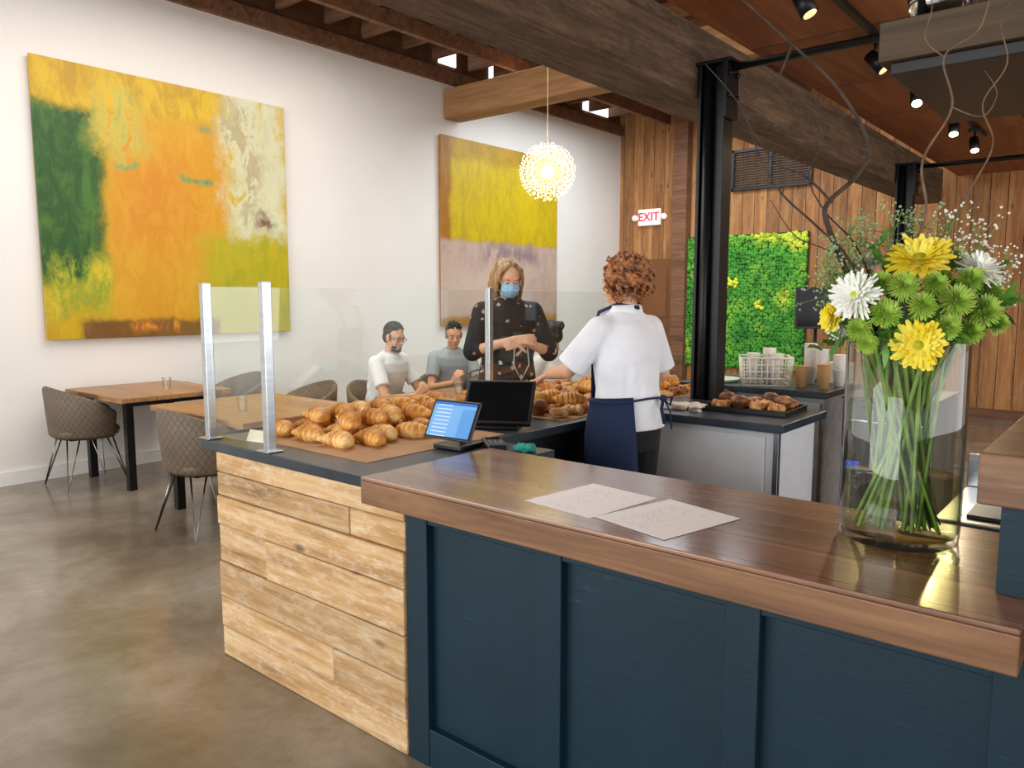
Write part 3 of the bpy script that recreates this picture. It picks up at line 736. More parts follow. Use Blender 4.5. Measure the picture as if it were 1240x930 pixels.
M_trb=cloth('black_trousers','121216'); M_jean=cloth('denim','2b3a52'); M_navy=cloth('navy_canvas','16284a')
def floral():
    m,nt,b=newmat('floral_blouse')
    tc=N(nt,'ShaderNodeTexCoord')
    v=N(nt,'ShaderNodeTexVoronoi',{'Vector':tc.outputs['Object'],'Scale':22.0,'Randomness':1.0})
    n=N(nt,'ShaderNodeTexNoise',{'Vector':tc.outputs['Object'],'Scale':90.0,'Detail':2.0})
    d=math_(nt,'ADD',v.outputs['Distance'],math_(nt,'MULTIPLY',math_(nt,'SUBTRACT',n.outputs[0],.5),.45))
    sc=N(nt,'ShaderNodeSeparateColor',{0:v.outputs['Color']})
    k=math_(nt,'MULTIPLY',math_(nt,'LESS_THAN',d,.28),math_(nt,'GREATER_THAN',sc.outputs[0],.55))
    fc=ramp(nt,sc.outputs[1],[(.3,lin('b8907f')),(.5,lin('9c5242')),(.7,lin('c8beb2'))])
    nt.links.new(mix(nt,k,lin('121217'),fc),b.inputs['Base Color']); b.inputs['Roughness'].default_value=.8
    return m
def barista_x(e,T,H,HR):
    b=B(); b.shell([(.50,.25,.205),(.75,.24,.20),(.88,.232,.19),(.97,.215,.175),(1.06,.196,.158)],22,238,.007,T); b.obj('apron_skirt',M_navy,e)
    b=B(); b.shell([(1.06,.197,.157),(1.2,.19,.15),(1.34,.19,.15)],50,130,.006,T); b.obj('apron_bib',M_navy,e)
    b=B(); b.tube([T@V((.198*math.cos(a),.160*math.sin(a),1.045+.006*math.sin(3*a))) for a in [2*pi*k/40 for k in range(41)]],.012,8,flat=.45); b.obj('apron_tie',M_navy,e)
    b=B(); b.ball(T@V((.07,-.158,1.045)),(.022,.014,.016))
    for q in (((.07,-.16,1.045),(.10,-.172,.98),(.09,-.185,.90)),((.07,-.16,1.045),(.03,-.18,1.0),(.035,-.19,.93)),((.07,-.163,1.045),(.12,-.17,1.05),(.10,-.172,1.01),(.07,-.163,1.04))): b.tube([T@V(p) for p in q],.008,6,flat=.4)
    b.obj('apron_bow',M_navy,e)
    b=B(); b.tube([T@V(p) for p in ((-.085,.14,1.34),(-.092,.08,1.46),(-.07,-.02,1.49),(0,-.09,1.47),(.07,-.02,1.49),(.092,.08,1.46),(.085,.14,1.34))],.010,8,flat=.5); b.obj('apron_neck_strap',M_navy,e)
    b=B(); b.shell([(1.43,.09,.088),(1.485,.080,.077)],-200,20,.006,T); b.obj('collar',M_shirtw,e)
person('person in white shirt and navy apron, seen from behind, reaching forward',(-1.90,3.13,0),168,1.0,False,.07,.2,.16,
  ((-.265,.13,1.19),(-.22,.31,1.17),(.1,1,-.25),(.3,0,-1),.5),((.25,.0,1.15),(.17,.17,1.02),(-.4,.8,-.5),(-.5,0,-1),.4),M_skin,M_shirtw,M_trb,M_hb,'curly',extras=barista_x,sleeve=.86,hem=.90,loose=.012)
def woman_x(e,T,H,HR):
    m=simple('mask_blue','7fb4d6',.7,h2='a8d0e6',scale=40,stretch=(1,1,6))
    b=B(); rr=[]
    for i in range(9):
        v=i/8; z=.002-.098*v
        rr.append([H@V((x*(1-.25*abs(v-.45)),.108-.022*abs(v-.45)*2-(x*x)*9.5+.003*(i%2),z)) for x in [-.062+.124*k/14 for k in range(15)]]+[H@V((x*(1-.25*abs(v-.45)),.104-.022*abs(v-.45)*2-(x*x)*9.5,z)) for x in [.062-.124*k/14 for k in range(15)]])
    b.ring(rr); b.ball(H@V((0,.1,-.02)),(.02,.016,.02)); b.obj('face_mask',m,e)
    for S in (-1,1):
        B().tube([H@V((S*.058,.072,-.008)),H@V((S*.076,.02,.018)),H@V((S*.084,-.02,.0)),H@V((S*.076,.015,-.04)),H@V((S*.055,.07,-.085))],.0018,6).obj('ear_loop',M_white,e)
    b=B(); b.tube([T@V((-.09,.17,1.2)),T@V((-.1,.2,1.05)),T@V((-.05,.2,.95)),T@V((.0,.2,1.05)),T@V((-.01,.18,1.2))],.0025,6); b.obj('cord_loop',M_white,e)
person('person in black floral blouse and blue mask looking at clasped hands',(-3.40,4.0,0),-38,1.04,False,.05,.1,.42,
  ((-.25,.12,1.12),(-.06,.27,1.20),(.85,.4,.0),(.3,-.9,-.3),.7),((.25,.12,1.13),(.02,.30,1.22),(-.85,.35,.05),(-.3,-.9,-.3),.7),M_skin,floral(),M_trb,M_hl,'long',extras=woman_x,sleeve=1.1,hem=.80,loose=.012)
def man1_x(e,T,H,HR):
    b=B()
    for S in (-1,1): b.tube([H@V((S*.033+.021*math.cos(a),.092,.006+.016*math.sin(a))) for a in [2*pi*k/16 for k in range(17)]],.0022,6); b.tube([H@V((S*.054,.09,.01)),H@V((S*.077,.0,.012))],.002,6)
    b.tube([H@V((-.012,.094,.01)),H@V((.012,.094,.01))],.002,6); b.obj('eyeglasses',M_blackpl,e)
    b=B()
    for k in range(110):
        t=random.uniform(-1,1); a=t*1.45; z=random.uniform(-.103,-.082) if abs(t)<.45 else random.uniform(-.10,-.05)
        b.ball(H@V((.053*math.sin(a),.026+.055*math.cos(a),z)),.0055,seg=6,rings=5)
    blob('beard',b,.0045,M_hd,e,sm=2)
person('seated person with glasses and beard in a white t-shirt',(*PM1,0),8,.97,True,.22,-.05,.05,
  ((-.24,.20,1.13),(-.08,.36,1.20),(.5,.3,.6),(.6,-.3,.1),.7),((.24,.22,1.13),(.07,.38,1.19),(-.5,.3,.6),(-.6,-.3,.1),.7),M_skin2,M_tw,M_jean,M_hd,'short',extras=man1_x,sleeve=.62,hem=.9,build=1.08)
person('seated smiling person with short dark hair in a grey t-shirt',(*PM2,0),-28,.96,True,.22,-.1,.08,
  ((-.25,.18,1.12),(-.12,.38,1.10),(.5,.7,.2),(.2,0,-1),.5),((.25,.20,1.14),(.10,.36,1.24),(-.3,.3,.8),(-.6,-.3,.1),.6),M_skin2,M_tg,M_jean,M_hd,'short',sleeve=.62,hem=.9,build=1.05)
person('seated person with dark hair bun in a pale top',(*PB,0),172,.97,True,.12,.1,.05,
  ((-.24,.18,1.12),(-.14,.36,1.12),(.3,1,0),(.2,0,-1),.5),((.24,.18,1.12),(.14,.36,1.12),(-.3,1,0),(-.2,0,-1),.5),M_skin2,M_tc,M_jean,M_hd,'bun',sleeve=.9,hem=.9,build=.95)

# ---------------------------------------------------------------- till, tablet and small items on the counter
def screenmat():
    m,nt,b=newmat('tablet_screen')
    tc=N(nt,'ShaderNodeTexCoord'); sp=N(nt,'ShaderNodeSeparateXYZ',{0:tc.outputs['Generated']}); u,v=sp.outputs[0],sp.outputs[2]
    fr=math_(nt,'FRACT',math_(nt,'MULTIPLY',v,9.)); line=math_(nt,'MULTIPLY',math_(nt,'LESS_THAN',fr,.22),math_(nt,'MULTIPLY',math_(nt,'GREATER_THAN',u,.08),math_(nt,'LESS_THAN',u,.45)))
    col=mix(nt,math_(nt,'MULTIPLY',line,.6),lin('6f9fd2'),lin('e4f0ff'))
    col=mix(nt,math_(nt,'GREATER_THAN',v,.92),col,lin('3c6cb0'))
    col=mix(nt,math_(nt,'MULTIPLY',math_(nt,'GREATER_THAN',u,.7),math_(nt,'LESS_THAN',v,.82)),col,lin('5a90c8'))
    nt.links.new(col,b.inputs['Base Color']); nt.links.new(col,b.inputs['Emission Color']); b.inputs['Emission Strength'].default_value=.4; b.inputs['Roughness'].default_value=.15
    return m
M_scr=screenmat(); M_off=simple('dark_screen','0d1013',.1,var=.2)
e=top('tablet_register','tablet payment terminal on a black stand showing a blue screen','tablet',(-2.09,2.12,.931),math.radians(4))
B().box((-.07,-.03,0),(.07,.12,.02),.006).obj('stand_base',M_blackpl,e)
B().tube([(0,.07,.02),(0,.07,.07),(0,.03,.1)],.014).obj('stand_neck',M_blackpl,e)
o=B().box((-.118,-.006,-.082),(.118,.006,.082),.005).obj('tablet_frame',M_blackpl,e); o.location=(0,.01,.112); o.rotation_euler=(math.radians(-28),0,0)
o=B().box((-.106,-.0005,-.071),(.106,.0005,.071)).obj('screen',M_scr,e); o.location=V((0,.01,.112))+M.Rotation(math.radians(-28),3,'X')@V((0,-.0072,0)); o.rotation_euler=(math.radians(-28),0,0)
e=top('point_of_sale_monitor','black touchscreen till monitor tilted back on the worktop','monitor',(-2.28,2.62,.931),math.radians(30))
B().box((-.10,-.06,0),(.10,.10,.018),.005).obj('monitor_base',M_blackpl,e)
B().box((-.03,.02,.015),(.03,.06,.09),.004).obj('monitor_neck',M_blackpl,e)
for nm,a,c_,mt,off in (('monitor_frame',(-.16,-.012,-.125),(.16,.012,.125),M_blackpl,0),('screen',(-.145,-.0005,-.11),(.145,.0005,.11),M_off,-.0135)):
    o=B().box(a,c_,.004 if off==0 else 0).obj(nm,mt,e); R=M.Rotation(math.radians(-46),3,'X'); o.location=V((0,.01,.112))+R@V((0,off,0)); o.rotation_euler=(math.radians(-46),0,0)
e=top('card_reader','black card payment reader lying on the worktop','card reader',(-1.98,2.25,.931),math.radians(50))
b=B(); b.box((-.04,-.085,0),(.04,.085,.028),.008); b.obj('reader_body',M_blackpl,e)
B().box((-.03,.02,.0285),(.03,.07,.0295)).obj('screen',M_off,e)
b=B()
for i in range(3):
    for j in range(4): b.box((-.028+i*.02,-.07+j*.02,.028),(-.014+i*.02,-.057+j*.02,.031),.001)
b.obj('keypad',simple('key_grey','55585c',.5),e)
random.seed(2); b=B()
for k in range(26): b.ball((random.uniform(-.035,.035),random.uniform(-.02,.02),random.uniform(.008,.03)),random.uniform(.009,.016),seg=8,rings=6)
blob('cleaning_cloth',b,.004,simple('teal_cloth','2f9a8a',.9,bump=.5),None,sm=1,loc=(-1.84,2.27,.925),label='crumpled teal cleaning cloth on the dark worktop',cat='cloth')
b=B(); b.ring([[V((-.06,-.02,0)),V((-.06,0,.045)),V((-.06,.02,0)),V((-.06,0,.043))],[V((.06,-.02,0)),V((.06,0,.045)),V((.06,.02,0)),V((.06,0,.043))]],smooth=False)
b.obj('price_card',simple('card_cream','e5d8bd',.7),None,loc=(-2.80,1.72,.9325),rot=(0,0,.1),label='small folded cream price card on the parchment',cat='card')
random.seed(4); b=B()
for k in range(46): b.ball((random.uniform(-.1,.1),random.uniform(-.06,.06),random.uniform(.008,.035)),(random.uniform(.015,.035),random.uniform(.012,.03),.012),seg=8,rings=6)
blob('kitchen_towel',b,.006,simple('towel_white','d9cfc0',.95,bump=.5),None,sm=2,loc=(-1.90,3.70,.923),label='crumpled white kitchen towel on the dark worktop',cat='towel')
M_pan=simple('dark_pan','2a2a2c',.35,.8,var=.2)
def pan(loc,rz,lb,nx,ny):
    e=top('muffin_tray',lb,'tray',loc,rz)
    b=B(); w=nx*.05+.02; h=ny*.05+.02
    b.box((-w,-h,.0),(w,h,.006),.002)
    for a in ((-w,-h,w,-h+.008),(-w,h-.008,w,h),(-w,-h,-w+.008,h),(w-.008,-h,w,h)): b.box((a[0],a[1],.004),(a[2],a[3],.028),.002)
    b.obj('pan',M_pan,e)
    for i in range(nx):
        for j in range(ny):
            place('muffin' if (i+j)%3 else 'scone',SM[2 if (i+j)%3==1 else 0],*(M.Translation(loc)@M.Rotation(rz,4,'Z')@V((-w+.07+i*.1,-h+.07+j*.1,.0065))),random.uniform(0,6),'brown baked bun sitting in the dark baking tray','pastry','pastries in the tray',)
pan((-1.60,3.90,.931),.05,'dark metal tray of baked muffins on the worktop',4,3)

# ---------------------------------------------------------------- rear counter and appliances
e=top('rear_counter','rear service counter with dark top holding cups','counter',(-2.0,5.1,0))
B().box((-.5,-.35,.91),(.5,.35,.95),.004).obj('counter_top',M_top,e)
B().box((-.48,-.33,.08),(.48,.33,.909),.003).obj('cabinet_body',simple('rear_cab','8f9498',.4,.2),e)
for s_ in (-1,1): B().box((s_*.24-.22,-.345,.12),(s_*.24+.22,-.331,.88),.004).obj('door',simple('rear_door','a9adb0',.35,.2),e)
B().box((-.46,-.3,0),(.46,.3,.079)).obj('plinth',M_black,e)
e=top('undercounter_ice_machine','black and steel undercounter appliance with blue lit display','appliance',(-1.04,4.55,0))
B().box((-.22,-.3,.05),(.22,.3,.98),.01).obj('body',M_blackpl,e)
B().box((-.21,-.315,.35),(.21,-.301,.95),.005).obj('door',M_black,e); B().box((-.225,-.31,.985),(.225,.31,1.0),.004).obj('lid',M_blackpl,e)
B().box((-.19,-.322,.62),(-.12,-.3155,.66),.001).obj('display',simple('blue_display','2a5cff',.3,emit=.5),e)
B().tube([(-.18,-.316,.88),(-.18,-.345,.88),(.18,-.345,.88),(.18,-.316,.88)],.008).obj('handle',M_chrome,e)
for sx in (-1,1):
    for sy in (-1,1): B().cyl((sx*.18,sy*.25,0),(sx*.18,sy*.25,.05),.02).obj('foot',M_black,e)
M_wire=simple('white_wire','e8e2d4',.4)
e=top('wire_basket','white wire basket holding paper cups on the rear counter','basket',(-1.98,4.98,.951),.5)
b=B()
for z,s_ in ((.0,.9),(.045,.93),(.09,.96),(.135,.98),(.18,1.0)): b.tube([(.16*s_,.12*s_,z),(-.16*s_,.12*s_,z),(-.16*s_,-.12*s_,z),(.16*s_,-.12*s_,z),(.16*s_,.12*s_,z)],.004 if z<.18 else .007,6)
for k in range(9):
    x=-.15+k*.0375; b.cyl((x*.93,-.11,0),(x,-.12,.18),.0035,seg=6); b.cyl((x*.93,.11,0),(x,.12,.18),.0035,seg=6)
for k in range(6):
    y=-.11+k*.044; b.cyl((-.146,y*.9,0),(-.16,y,.18),.0035,seg=6); b.cyl((.146,y*.9,0),(.16,y,.18),.0035,seg=6)
b.obj('wire_frame',M_wire,e)
M_cup=simple('paper_cup','f0ebe2',.6,var=.03); M_cupb=simple('kraft_cup','c79a68',.7,var=.06)
def cups(x,y,z,n,lb,mt=None,r=.042):
    e=top('paper_cup_stack',lb,'cups',(x,y,z))
    for k in range(n):
        B().lathe([(0,.0),(r*.72,.0),(r,.105),(r+.003,.107),(r-.001,.107),(r*.7,.003),(0,.003)],20).obj('cup',mt or M_cup,e,loc=(0,0,k*.016))
    return e
for (x,y,n) in ((-2.05,4.95,7),(-1.97,5.02,9),(-1.90,4.97,7)): cups(x,y,.953,n,'stack of white paper cups in the wire basket')
cups(-1.76,5.2,.951,11,'tall stack of white paper cups on the rear counter'); cups(-1.66,5.14,.951,9,'stack of white paper cups on the rear counter'); cups(-1.58,4.92,.951,4,'stack of brown kraft cups on the rear counter',M_cupb); cups(-1.56,5.16,.951,7,'stack of white paper cups on the rear counter')
cups(-1.72,4.93,.951,3,'short stack of kraft cups beside the basket',M_cupb)
e=top('napkin_box','white napkin holder on the rear counter','napkin holder',(-1.62,5.35,.951),.1)
b=B(); b.box((-.08,-.06,0),(.08,.06,.01),.003); b.box((-.08,-.06,.01),(.08,-.052,.14),.002); b.box((-.08,.052,.01),(.08,.06,.14),.002); b.obj('holder',M_cup,e)
B().box((-.07,-.045,.012),(.07,.045,.13),.01).obj('napkins',M_white,e)
e=top('rear_monitor','black order screen on a pole at the rear counter','monitor',(-1.8,5.38,.951),math.radians(30))
B().box((-.07,-.05,0),(.07,.05,.012),.004).obj('monitor_base',M_blackpl,e); B().cyl((0,0,.012),(0,0,.4),.014).obj('monitor_pole',M_blackpl,e)
B().box((-.14,-.03,.36),(.14,-.012,.64),.005).obj('monitor_frame',M_blackpl,e); B().box((-.125,-.0325,.375),(.125,-.0305,.625)).obj('screen',M_off,e)
e=top('serving_tray','white shallow tray with lids on the rear counter','tray',(-2.3,4.95,.951))
B().lathe([(0,0),(.13,0),(.15,.02),(.147,.022),(.128,.006),(0,.006)],32).obj('tray_body',simple('tray_sage','b9c4a8',.5),e)
e=top('bar_sink_station','low stainless steel bar station with black mat','bar station',(.0,2.95,0))
b=B(); b.box((-.5,-.28,.8),(.5,.28,.83),.004); b.box((-.5,.26,.83),(.5,.28,.95),.003); b.obj('steel_top',M_steel,e)
B().box((-.48,-.26,.1),(.48,.26,.799),.004).obj('body',M_steel,e)
B().box((-.46,-.24,0),(.46,.24,.099)).obj('plinth',M_black,e)
b=B(); b.box((-.42,-.22,.8305),(-.05,.1,.842),.002)
b.obj('bar_mat',M_blackpl,e)

# ---------------------------------------------------------------- pendant lamp
M_bulb=simple('warm_bulb','fff0cc',.4,var=.02,emit=5.0); M_tip=simple('crystal_tip','fff0c8',.3,var=.05,emit=2.2); M_brass=simple('pale_brass_rod','e0cfa0',.35,.5,emit=.25)  # brass glows faintly too: the bulb's light on it put into the material
e=top('pendant_lamp','glowing spherical starburst pendant lamp with crystal tips','pendant lamp',(-3.75,4.9,2.5))
random.seed(9); b1=B(); b2=B(); n=1300
for k in range(n):
    z=1-2*(k+.5)/n; a=k*2.39996+random.uniform(-.05,.05); r=math.sqrt(1-z*z); d=V((r*math.cos(a),r*math.sin(a),z)); L=(.22,.20,.165,.125)[k%4]*random.uniform(.96,1.03)
    b1.cyl(d*.04,d*L,.0008,seg=3); b2.ball(d*L,.0045,seg=5,rings=4)
b1.obj('starburst_rod',M_brass,e,kind='stuff'); b2.obj('crystal_tip',M_tip,e,kind='stuff')
b=B(); b.ball((0,0,0),.05); b.obj('bulb',M_bulb,e)
B().cyl((0,0,.2),(0,0,2.44),.003,seg=6).obj('cord',M_brass,e); B().cyl((0,0,2.42),(0,0,2.449),.06).obj('ceiling_canopy',M_brass,e)
l=bpy.data.lights.new('pendant_light','POINT'); l.energy=18; l.color=(1,.8,.5); l.shadow_soft_size=.2; o=bpy.data.objects.new('pendant_light',l); COL.objects.link(o); o.location=(-3.75,4.9,2.5)

# ---------------------------------------------------------------- track lights
e=top('track_rail','black lighting track fixed along the plywood ceiling','track',(-1.38,5.2,3.06))
B().box((-.018,-2.6,-.03),(.018,3.4,-.0005),.002).obj('rail',M_black,e)
M_spotl=simple('spot_lens','ffd68a',.3,var=.01,emit=25)
def spot(x,y,on,z=3.03,tilt=.5,rz=0):
    e=top('track_spotlight',('lit black track spotlight with warm glowing lamp' if on else 'black cylindrical track spotlight under the ceiling'),'spotlight',(x,y,z),rz,'track spotlights')
    B().box((-.03,-.05,-.03),(.03,.05,-.0005),.004).obj('adapter',M_black,e); B().cyl((0,0,-.03),(0,0,-.1),.008).obj('stem',M_black,e)
    d=V((math.sin(tilt),0,-math.cos(tilt))); c=V((0,0,-.13))
    b=B(); b.cyl(c-d*.05,c+d*.08,.038,.042,20); b.obj('lamp_head',M_black,e)
    B().cyl(c+d*.079,c+d*.083,.032,.032,20).obj('lens',M_spotl if on else simple('lens_dim','ffdca0',.3,emit=1.2),e)
    if on:
        l=bpy.data.lights.new('spot_lamp','SPOT'); l.energy=70; l.color=(1,.78,.5); l.spot_size=1.9; l.spot_blend=.7; l.shadow_soft_size=.04
        o=bpy.data.objects.new('spot_lamp',l); COL.objects.link(o); w=M.Translation((x,y,z))@M.Rotation(rz,4,'Z'); p=w@(c+d*.1); o.location=p; o.rotation_euler=(w.to_3x3()@d).to_track_quat('-Z','Y').to_euler()
spot(-1.38,3.75,False); spot(-1.38,4.95,False,tilt=.7); spot(-1.38,5.95,True,tilt=.6,rz=-1.2); spot(-1.38,7.2,True,tilt=.5,rz=-1.3); spot(-1.38,8.1,True,tilt=.5,rz=-1.2)
# ---------------------------------------------------------------- hanging shelf
M_shelf=woodmat('shelf_wood','2e2214','5e4a2c',0,None,rough=.6,sc=.8)
e=top('hanging_shelf','dark wooden shelf hung by black rods above the bar','shelf',(.27,3.1,2.25))
B().box((-1.0,-.45,0),(1.0,.5,.12),.004).obj('shelf_board',M_shelf,e)
B().box((-.97,-.42,-.035),(.97,.47,-.0005),.003).obj('shelf_underside',M_blackpl,e)
for x in (-.9,.9):
    for y in (-.38,.42): B().cyl((x,y,.1205),(x,y,.81),.012).obj('hanging_rod',M_black,e)
for i,x in enumerate((-.60,-.40,-.20,.0)):
    e=top('glass_bowl','clear glass bowl standing on the hanging shelf','bowl',(x,2.8+.1*(i%2),2.371),group='bowls on the hanging shelf')
    B().lathe([(0,0),(.04,0),(.085,.05),(.09,.1),(.086,.1),(.08,.052),(.037,.005),(0,.005)],28).obj('bowl_body',M_thinglass if i%2 else M_chrome,e)
e=top('slatted_ceiling_panel','dark slatted panel under the ceiling beyond the shelf','ceiling panel',(-.1,6.6,2.9))
b=B()
for k in range(9): b.box((-.8,-.9+k*.2,-.02),(1.6,-.78+k*.2,.01),.002)
b.obj('slats',simple('slat_dark','3a302a',.6),e); 
for x in (-.6,1.4): B().cyl((x,0,.011),(x,0,.158),.01).obj('hanger',M_black,e)

# ---------------------------------------------------------------- vase and bouquet
rh=V((.766,.643,0)); fh=V((-.643,.766,0)); UP=V((0,0,1)); VC=V((-.4345,1.925,.9625)); dep=fh+rh*.5
e=top('glass_vase','tall clear glass cylinder vase with water on the walnut bar','vase',VC)
B().lathe([(0,0),(.118,0),(.126,.006),(.128,.03),(.128,.46),(.1265,.462),(.125,.46),(.125,.032),(.12,.02),(0,.02)],64).obj('vase_wall',M_vase,e)
b=B(); b.lathe([(0,.0205),(.118,.0205),(.1245,.034),(.1245,.15),(0,.15)],48); b.obj('water',M_water,e)
M_stem=simple('green_stem','4c7a26',.5,h2='86a84c',scale=20); M_leaf=simple('leaf_green','35702a',.5,h2='70a03c',scale=14)
M_yel=simple('yellow_petal','f0d818',.55,h2='f8ea5a',scale=20,sss=.1); M_whp=simple('white_petal','eef2e4',.6,h2='fbfdf6',scale=20,sss=.1); M_grn=simple('lime_petal','82b02a',.6,h2='b4d25a',scale=25,sss=.1)
M_cen=simple('flower_center','c9b41c',.7,h2='8a9a1c',scale=80,bump=.5); M_cg=simple('green_center','b8c832',.7,scale=80,bump=.5)
def bq(h,z,d): return rh*h+UP*(z-VC.z)+dep*d      # metres from the vase base
random.seed(21)
def stempath(head,n=None):
    m=V((head.x*.55+random.uniform(-.02,.02),head.y*.55+random.uniform(-.02,.02),.452))
    if V((m.x,m.y)).length>.108: q=V((m.x,m.y)).normalized()*.108; m.x,m.y=q
    a=random.uniform(0,2*pi); rr=random.uniform(.02,.085)
    f=V((-m.x*.35+rr*math.cos(a),-m.y*.35+rr*math.sin(a),.028))
    if V((f.x,f.y)).length>.1: q=V((f.x,f.y)).normalized()*.1; f.x,f.y=q
    pts=[f.lerp(m,t/4) for t in range(5)]
    dr=(m-f).normalized(); ctl=m+dr*((head-m).length*.5)
    for k in range(1,9):
        t=k/8; pts.append(m*(1-t)**2+ctl*2*t*(1-t)+head*t*t)
    return pts
def petals(b,c,n,R,count,width,cup,r0=.15,z0=0,curl=0,jit=.12):
    x,y=frame(n); n=n.normalized()
    for k in range(count):
        a=2*pi*k/count+random.uniform(-jit,jit); d=x*math.cos(a)+y*math.sin(a); s_=n.cross(d); L=R*random.uniform(.84,1.06); cp=cup+random.uniform(-.14,.14)
        vs=[];m_=5
        for i in range(m_+1):
            t=i/m_; rad=R*r0+(L-R*r0)*t*math.cos(cp*.6); hh=z0+(L*math.sin(cp)*t)-curl*L*t*t; w=width*(math.sin(pi*(.12+.80*t))**.6)
            p=c+d*rad+n*hh
            vs+= [p-s_*w*.5,p-n*w*.12,p+s_*w*.5]
        fs=[]
        for i in range(m_):
            for j in range(2): fs.append((i*3+j,i*3+j+1,(i+1)*3+j+1,(i+1)*3+j))
        b.add(vs,fs)
def flower(kind,h,z,d,D,face=None,lb=''):
    head=bq(h,z,d); out=(rh*h*2.2+fh*(-.55+d*2)+UP*(.35+ (z-1.5)*1.2)); n=(V(face) if face else out).normalized()
    nm,cat={'g':('gerbera_daisy','flower'),'w':('white_chrysanthemum','flower'),'m':('green_chrysanthemum','flower')}[kind]
    e=top(nm,lb,cat,VC,group=nm.replace('_',' ')+'s in the vase'); R=D/2
    b=B(); b.tube(stempath(head-n*.012),.0046,8); b.obj('stem',M_stem,e)
    b=B()
    if kind=='g':
        petals(b,head,n,R,26,R*.24,.12,.2,0,.05); petals(b,head,n,R*.9,26,R*.22,.3,.2,.003); petals(b,head,n,R*.7,22,R*.18,.5,.2,.005); petals(b,head,n,R*.48,18,R*.14,.7,.2,.006); mt=M_yel
    elif kind=='w':
        for L_,(rr,cu,ct) in enumerate(((1,.0,26),(.95,.22,24),(.85,.45,22),(.68,.7,18),(.45,.95,12))): petals(b,head,n,R*rr,ct,R*.15,cu,.12,.002*L_)
        mt=M_whp
    else:
        for L_,(rr,cu,ct) in enumerate(((1,-.15,34),(1,.12,34),(.95,.35,32),(.88,.6,28),(.75,.85,24),(.6,1.1,18),(.4,1.3,12))): petals(b,head,n,R*rr,ct,R*.12,cu,.12,.003*L_)
        mt=M_grn
    b.obj('petals',mt,e)
    b=B(); x,y=frame(n); rot=M((x,y,n)).transposed().to_4x4()
    b.ball(head+n*.004,(R*.24,R*.24,R*.16),rot=rot,seg=18,rings=8); b.ball(head-n*.006,(R*.3,R*.3,R*.2),rot=rot,seg=12,rings=6)
    b.obj('flower_center',M_cen if kind=='g' else (M_cg if kind=='w' else M_grn),e)
Y='bright yellow daisy with layered petals in the vase'; W_='white spiky chrysanthemum in the vase'; G='lime green button chrysanthemum in the vase'
cam_d=-dep
flower('g',.015,1.605,.0,.145,(cam_d*.6+UP*.7),Y); flower('g',.02,1.42,-.13,.115,(cam_d*1+UP*.1),Y); flower('g',-.175,1.475,-.02,.07,(-rh*.9+cam_d*.3),Y)
flower('w',-.12,1.525,-.08,.115,(cam_d*.7-rh*.5+UP*.3),W_); flower('w',.15,1.58,-.02,.11,(cam_d*.5+rh*.4+UP*.7),W_); flower('w',-.155,1.455,.03,.08,(-rh*.8+cam_d*.4),W_); flower('w',-.10,1.60,.08,.08,(UP+cam_d*.3),W_)
for (h,z,d,D) in ((-.02,1.54,-.11,.065),(.09,1.51,-.11,.078),(.155,1.49,-.08,.078),(.12,1.555,-.06,.065),(-.055,1.485,-.11,.068),(.075,1.455,-.12,.058),(.175,1.53,.0,.066),(-.04,1.60,.05,.06),(.10,1.60,.05,.066),(-.11,1.45,-.08,.056),(.125,1.445,-.08,.064),(.02,1.50,-.13,.06),(.045,1.545,-.09,.058),(-.09,1.42,-.09,.048),(.06,1.56,.0,.055),(-.07,1.55,-.03,.055),(.19,1.46,-.03,.055)): flower('m',h,z,d,D,None,G)
def leafy(h,z,d,n=9,L=.06,mt=None,lb='green leafy stem in the vase'):
    head=bq(h,z,d); P=stempath(head); e=top('leafy_stem',lb,'foliage',VC,group='foliage in the vase')
    b=B(); b.tube(P,[.0042]*5+[.0026-.0002*i for i in range(8)],6); b.obj('stem',M_stem,e)
    b=B()
    for k in range(n*2):
        i=5+ (k/(n*2))*7; p=P[int(i)].lerp(P[min(12,int(i)+1)],i-int(i)); dr=(P[min(12,int(i)+1)]-P[int(i)]).normalized()
        a=random.uniform(0,2*pi); x,y=frame(dr); s_=(x*math.cos(a)+y*math.sin(a)+dr*.6).normalized(); w=s_.cross(dr).normalized(); q=L*random.uniform(.6,1.1)
        vs=[p,p+s_*q*.35+w*q*.15,p+s_*q*.35-w*q*.15,p+s_*q*.7+w*q*.11,p+s_*q*.7-w*q*.11,p+s_*q-UP*q*.1]
        b.add(vs,[(0,1,2),(1,3,4,2),(3,5,4)])
    b.obj('leaves',mt or M_leaf,e)
for a in ((.22,1.53,-.02),(.24,1.50,.03),(-.2,1.40,0),(-.17,1.60,.06),(.05,1.48,-.09),(-.05,1.42,-.10),(.12,1.42,-.08),(.2,1.60,.08),(-.09,1.66,.08),(.0,1.66,.1),(-.14,1.50,-.03),(.10,1.56,.02),(-.02,1.47,-.1),(.09,1.46,-.1),(-.1,1.56,.0),(.17,1.55,.02)): leafy(*a)
M_fern=simple('grey_green_filler','7a8f5c',.6,h2='a8b88a',scale=20); M_bb=simple('tiny_white_blossom','e6e8da',.7)
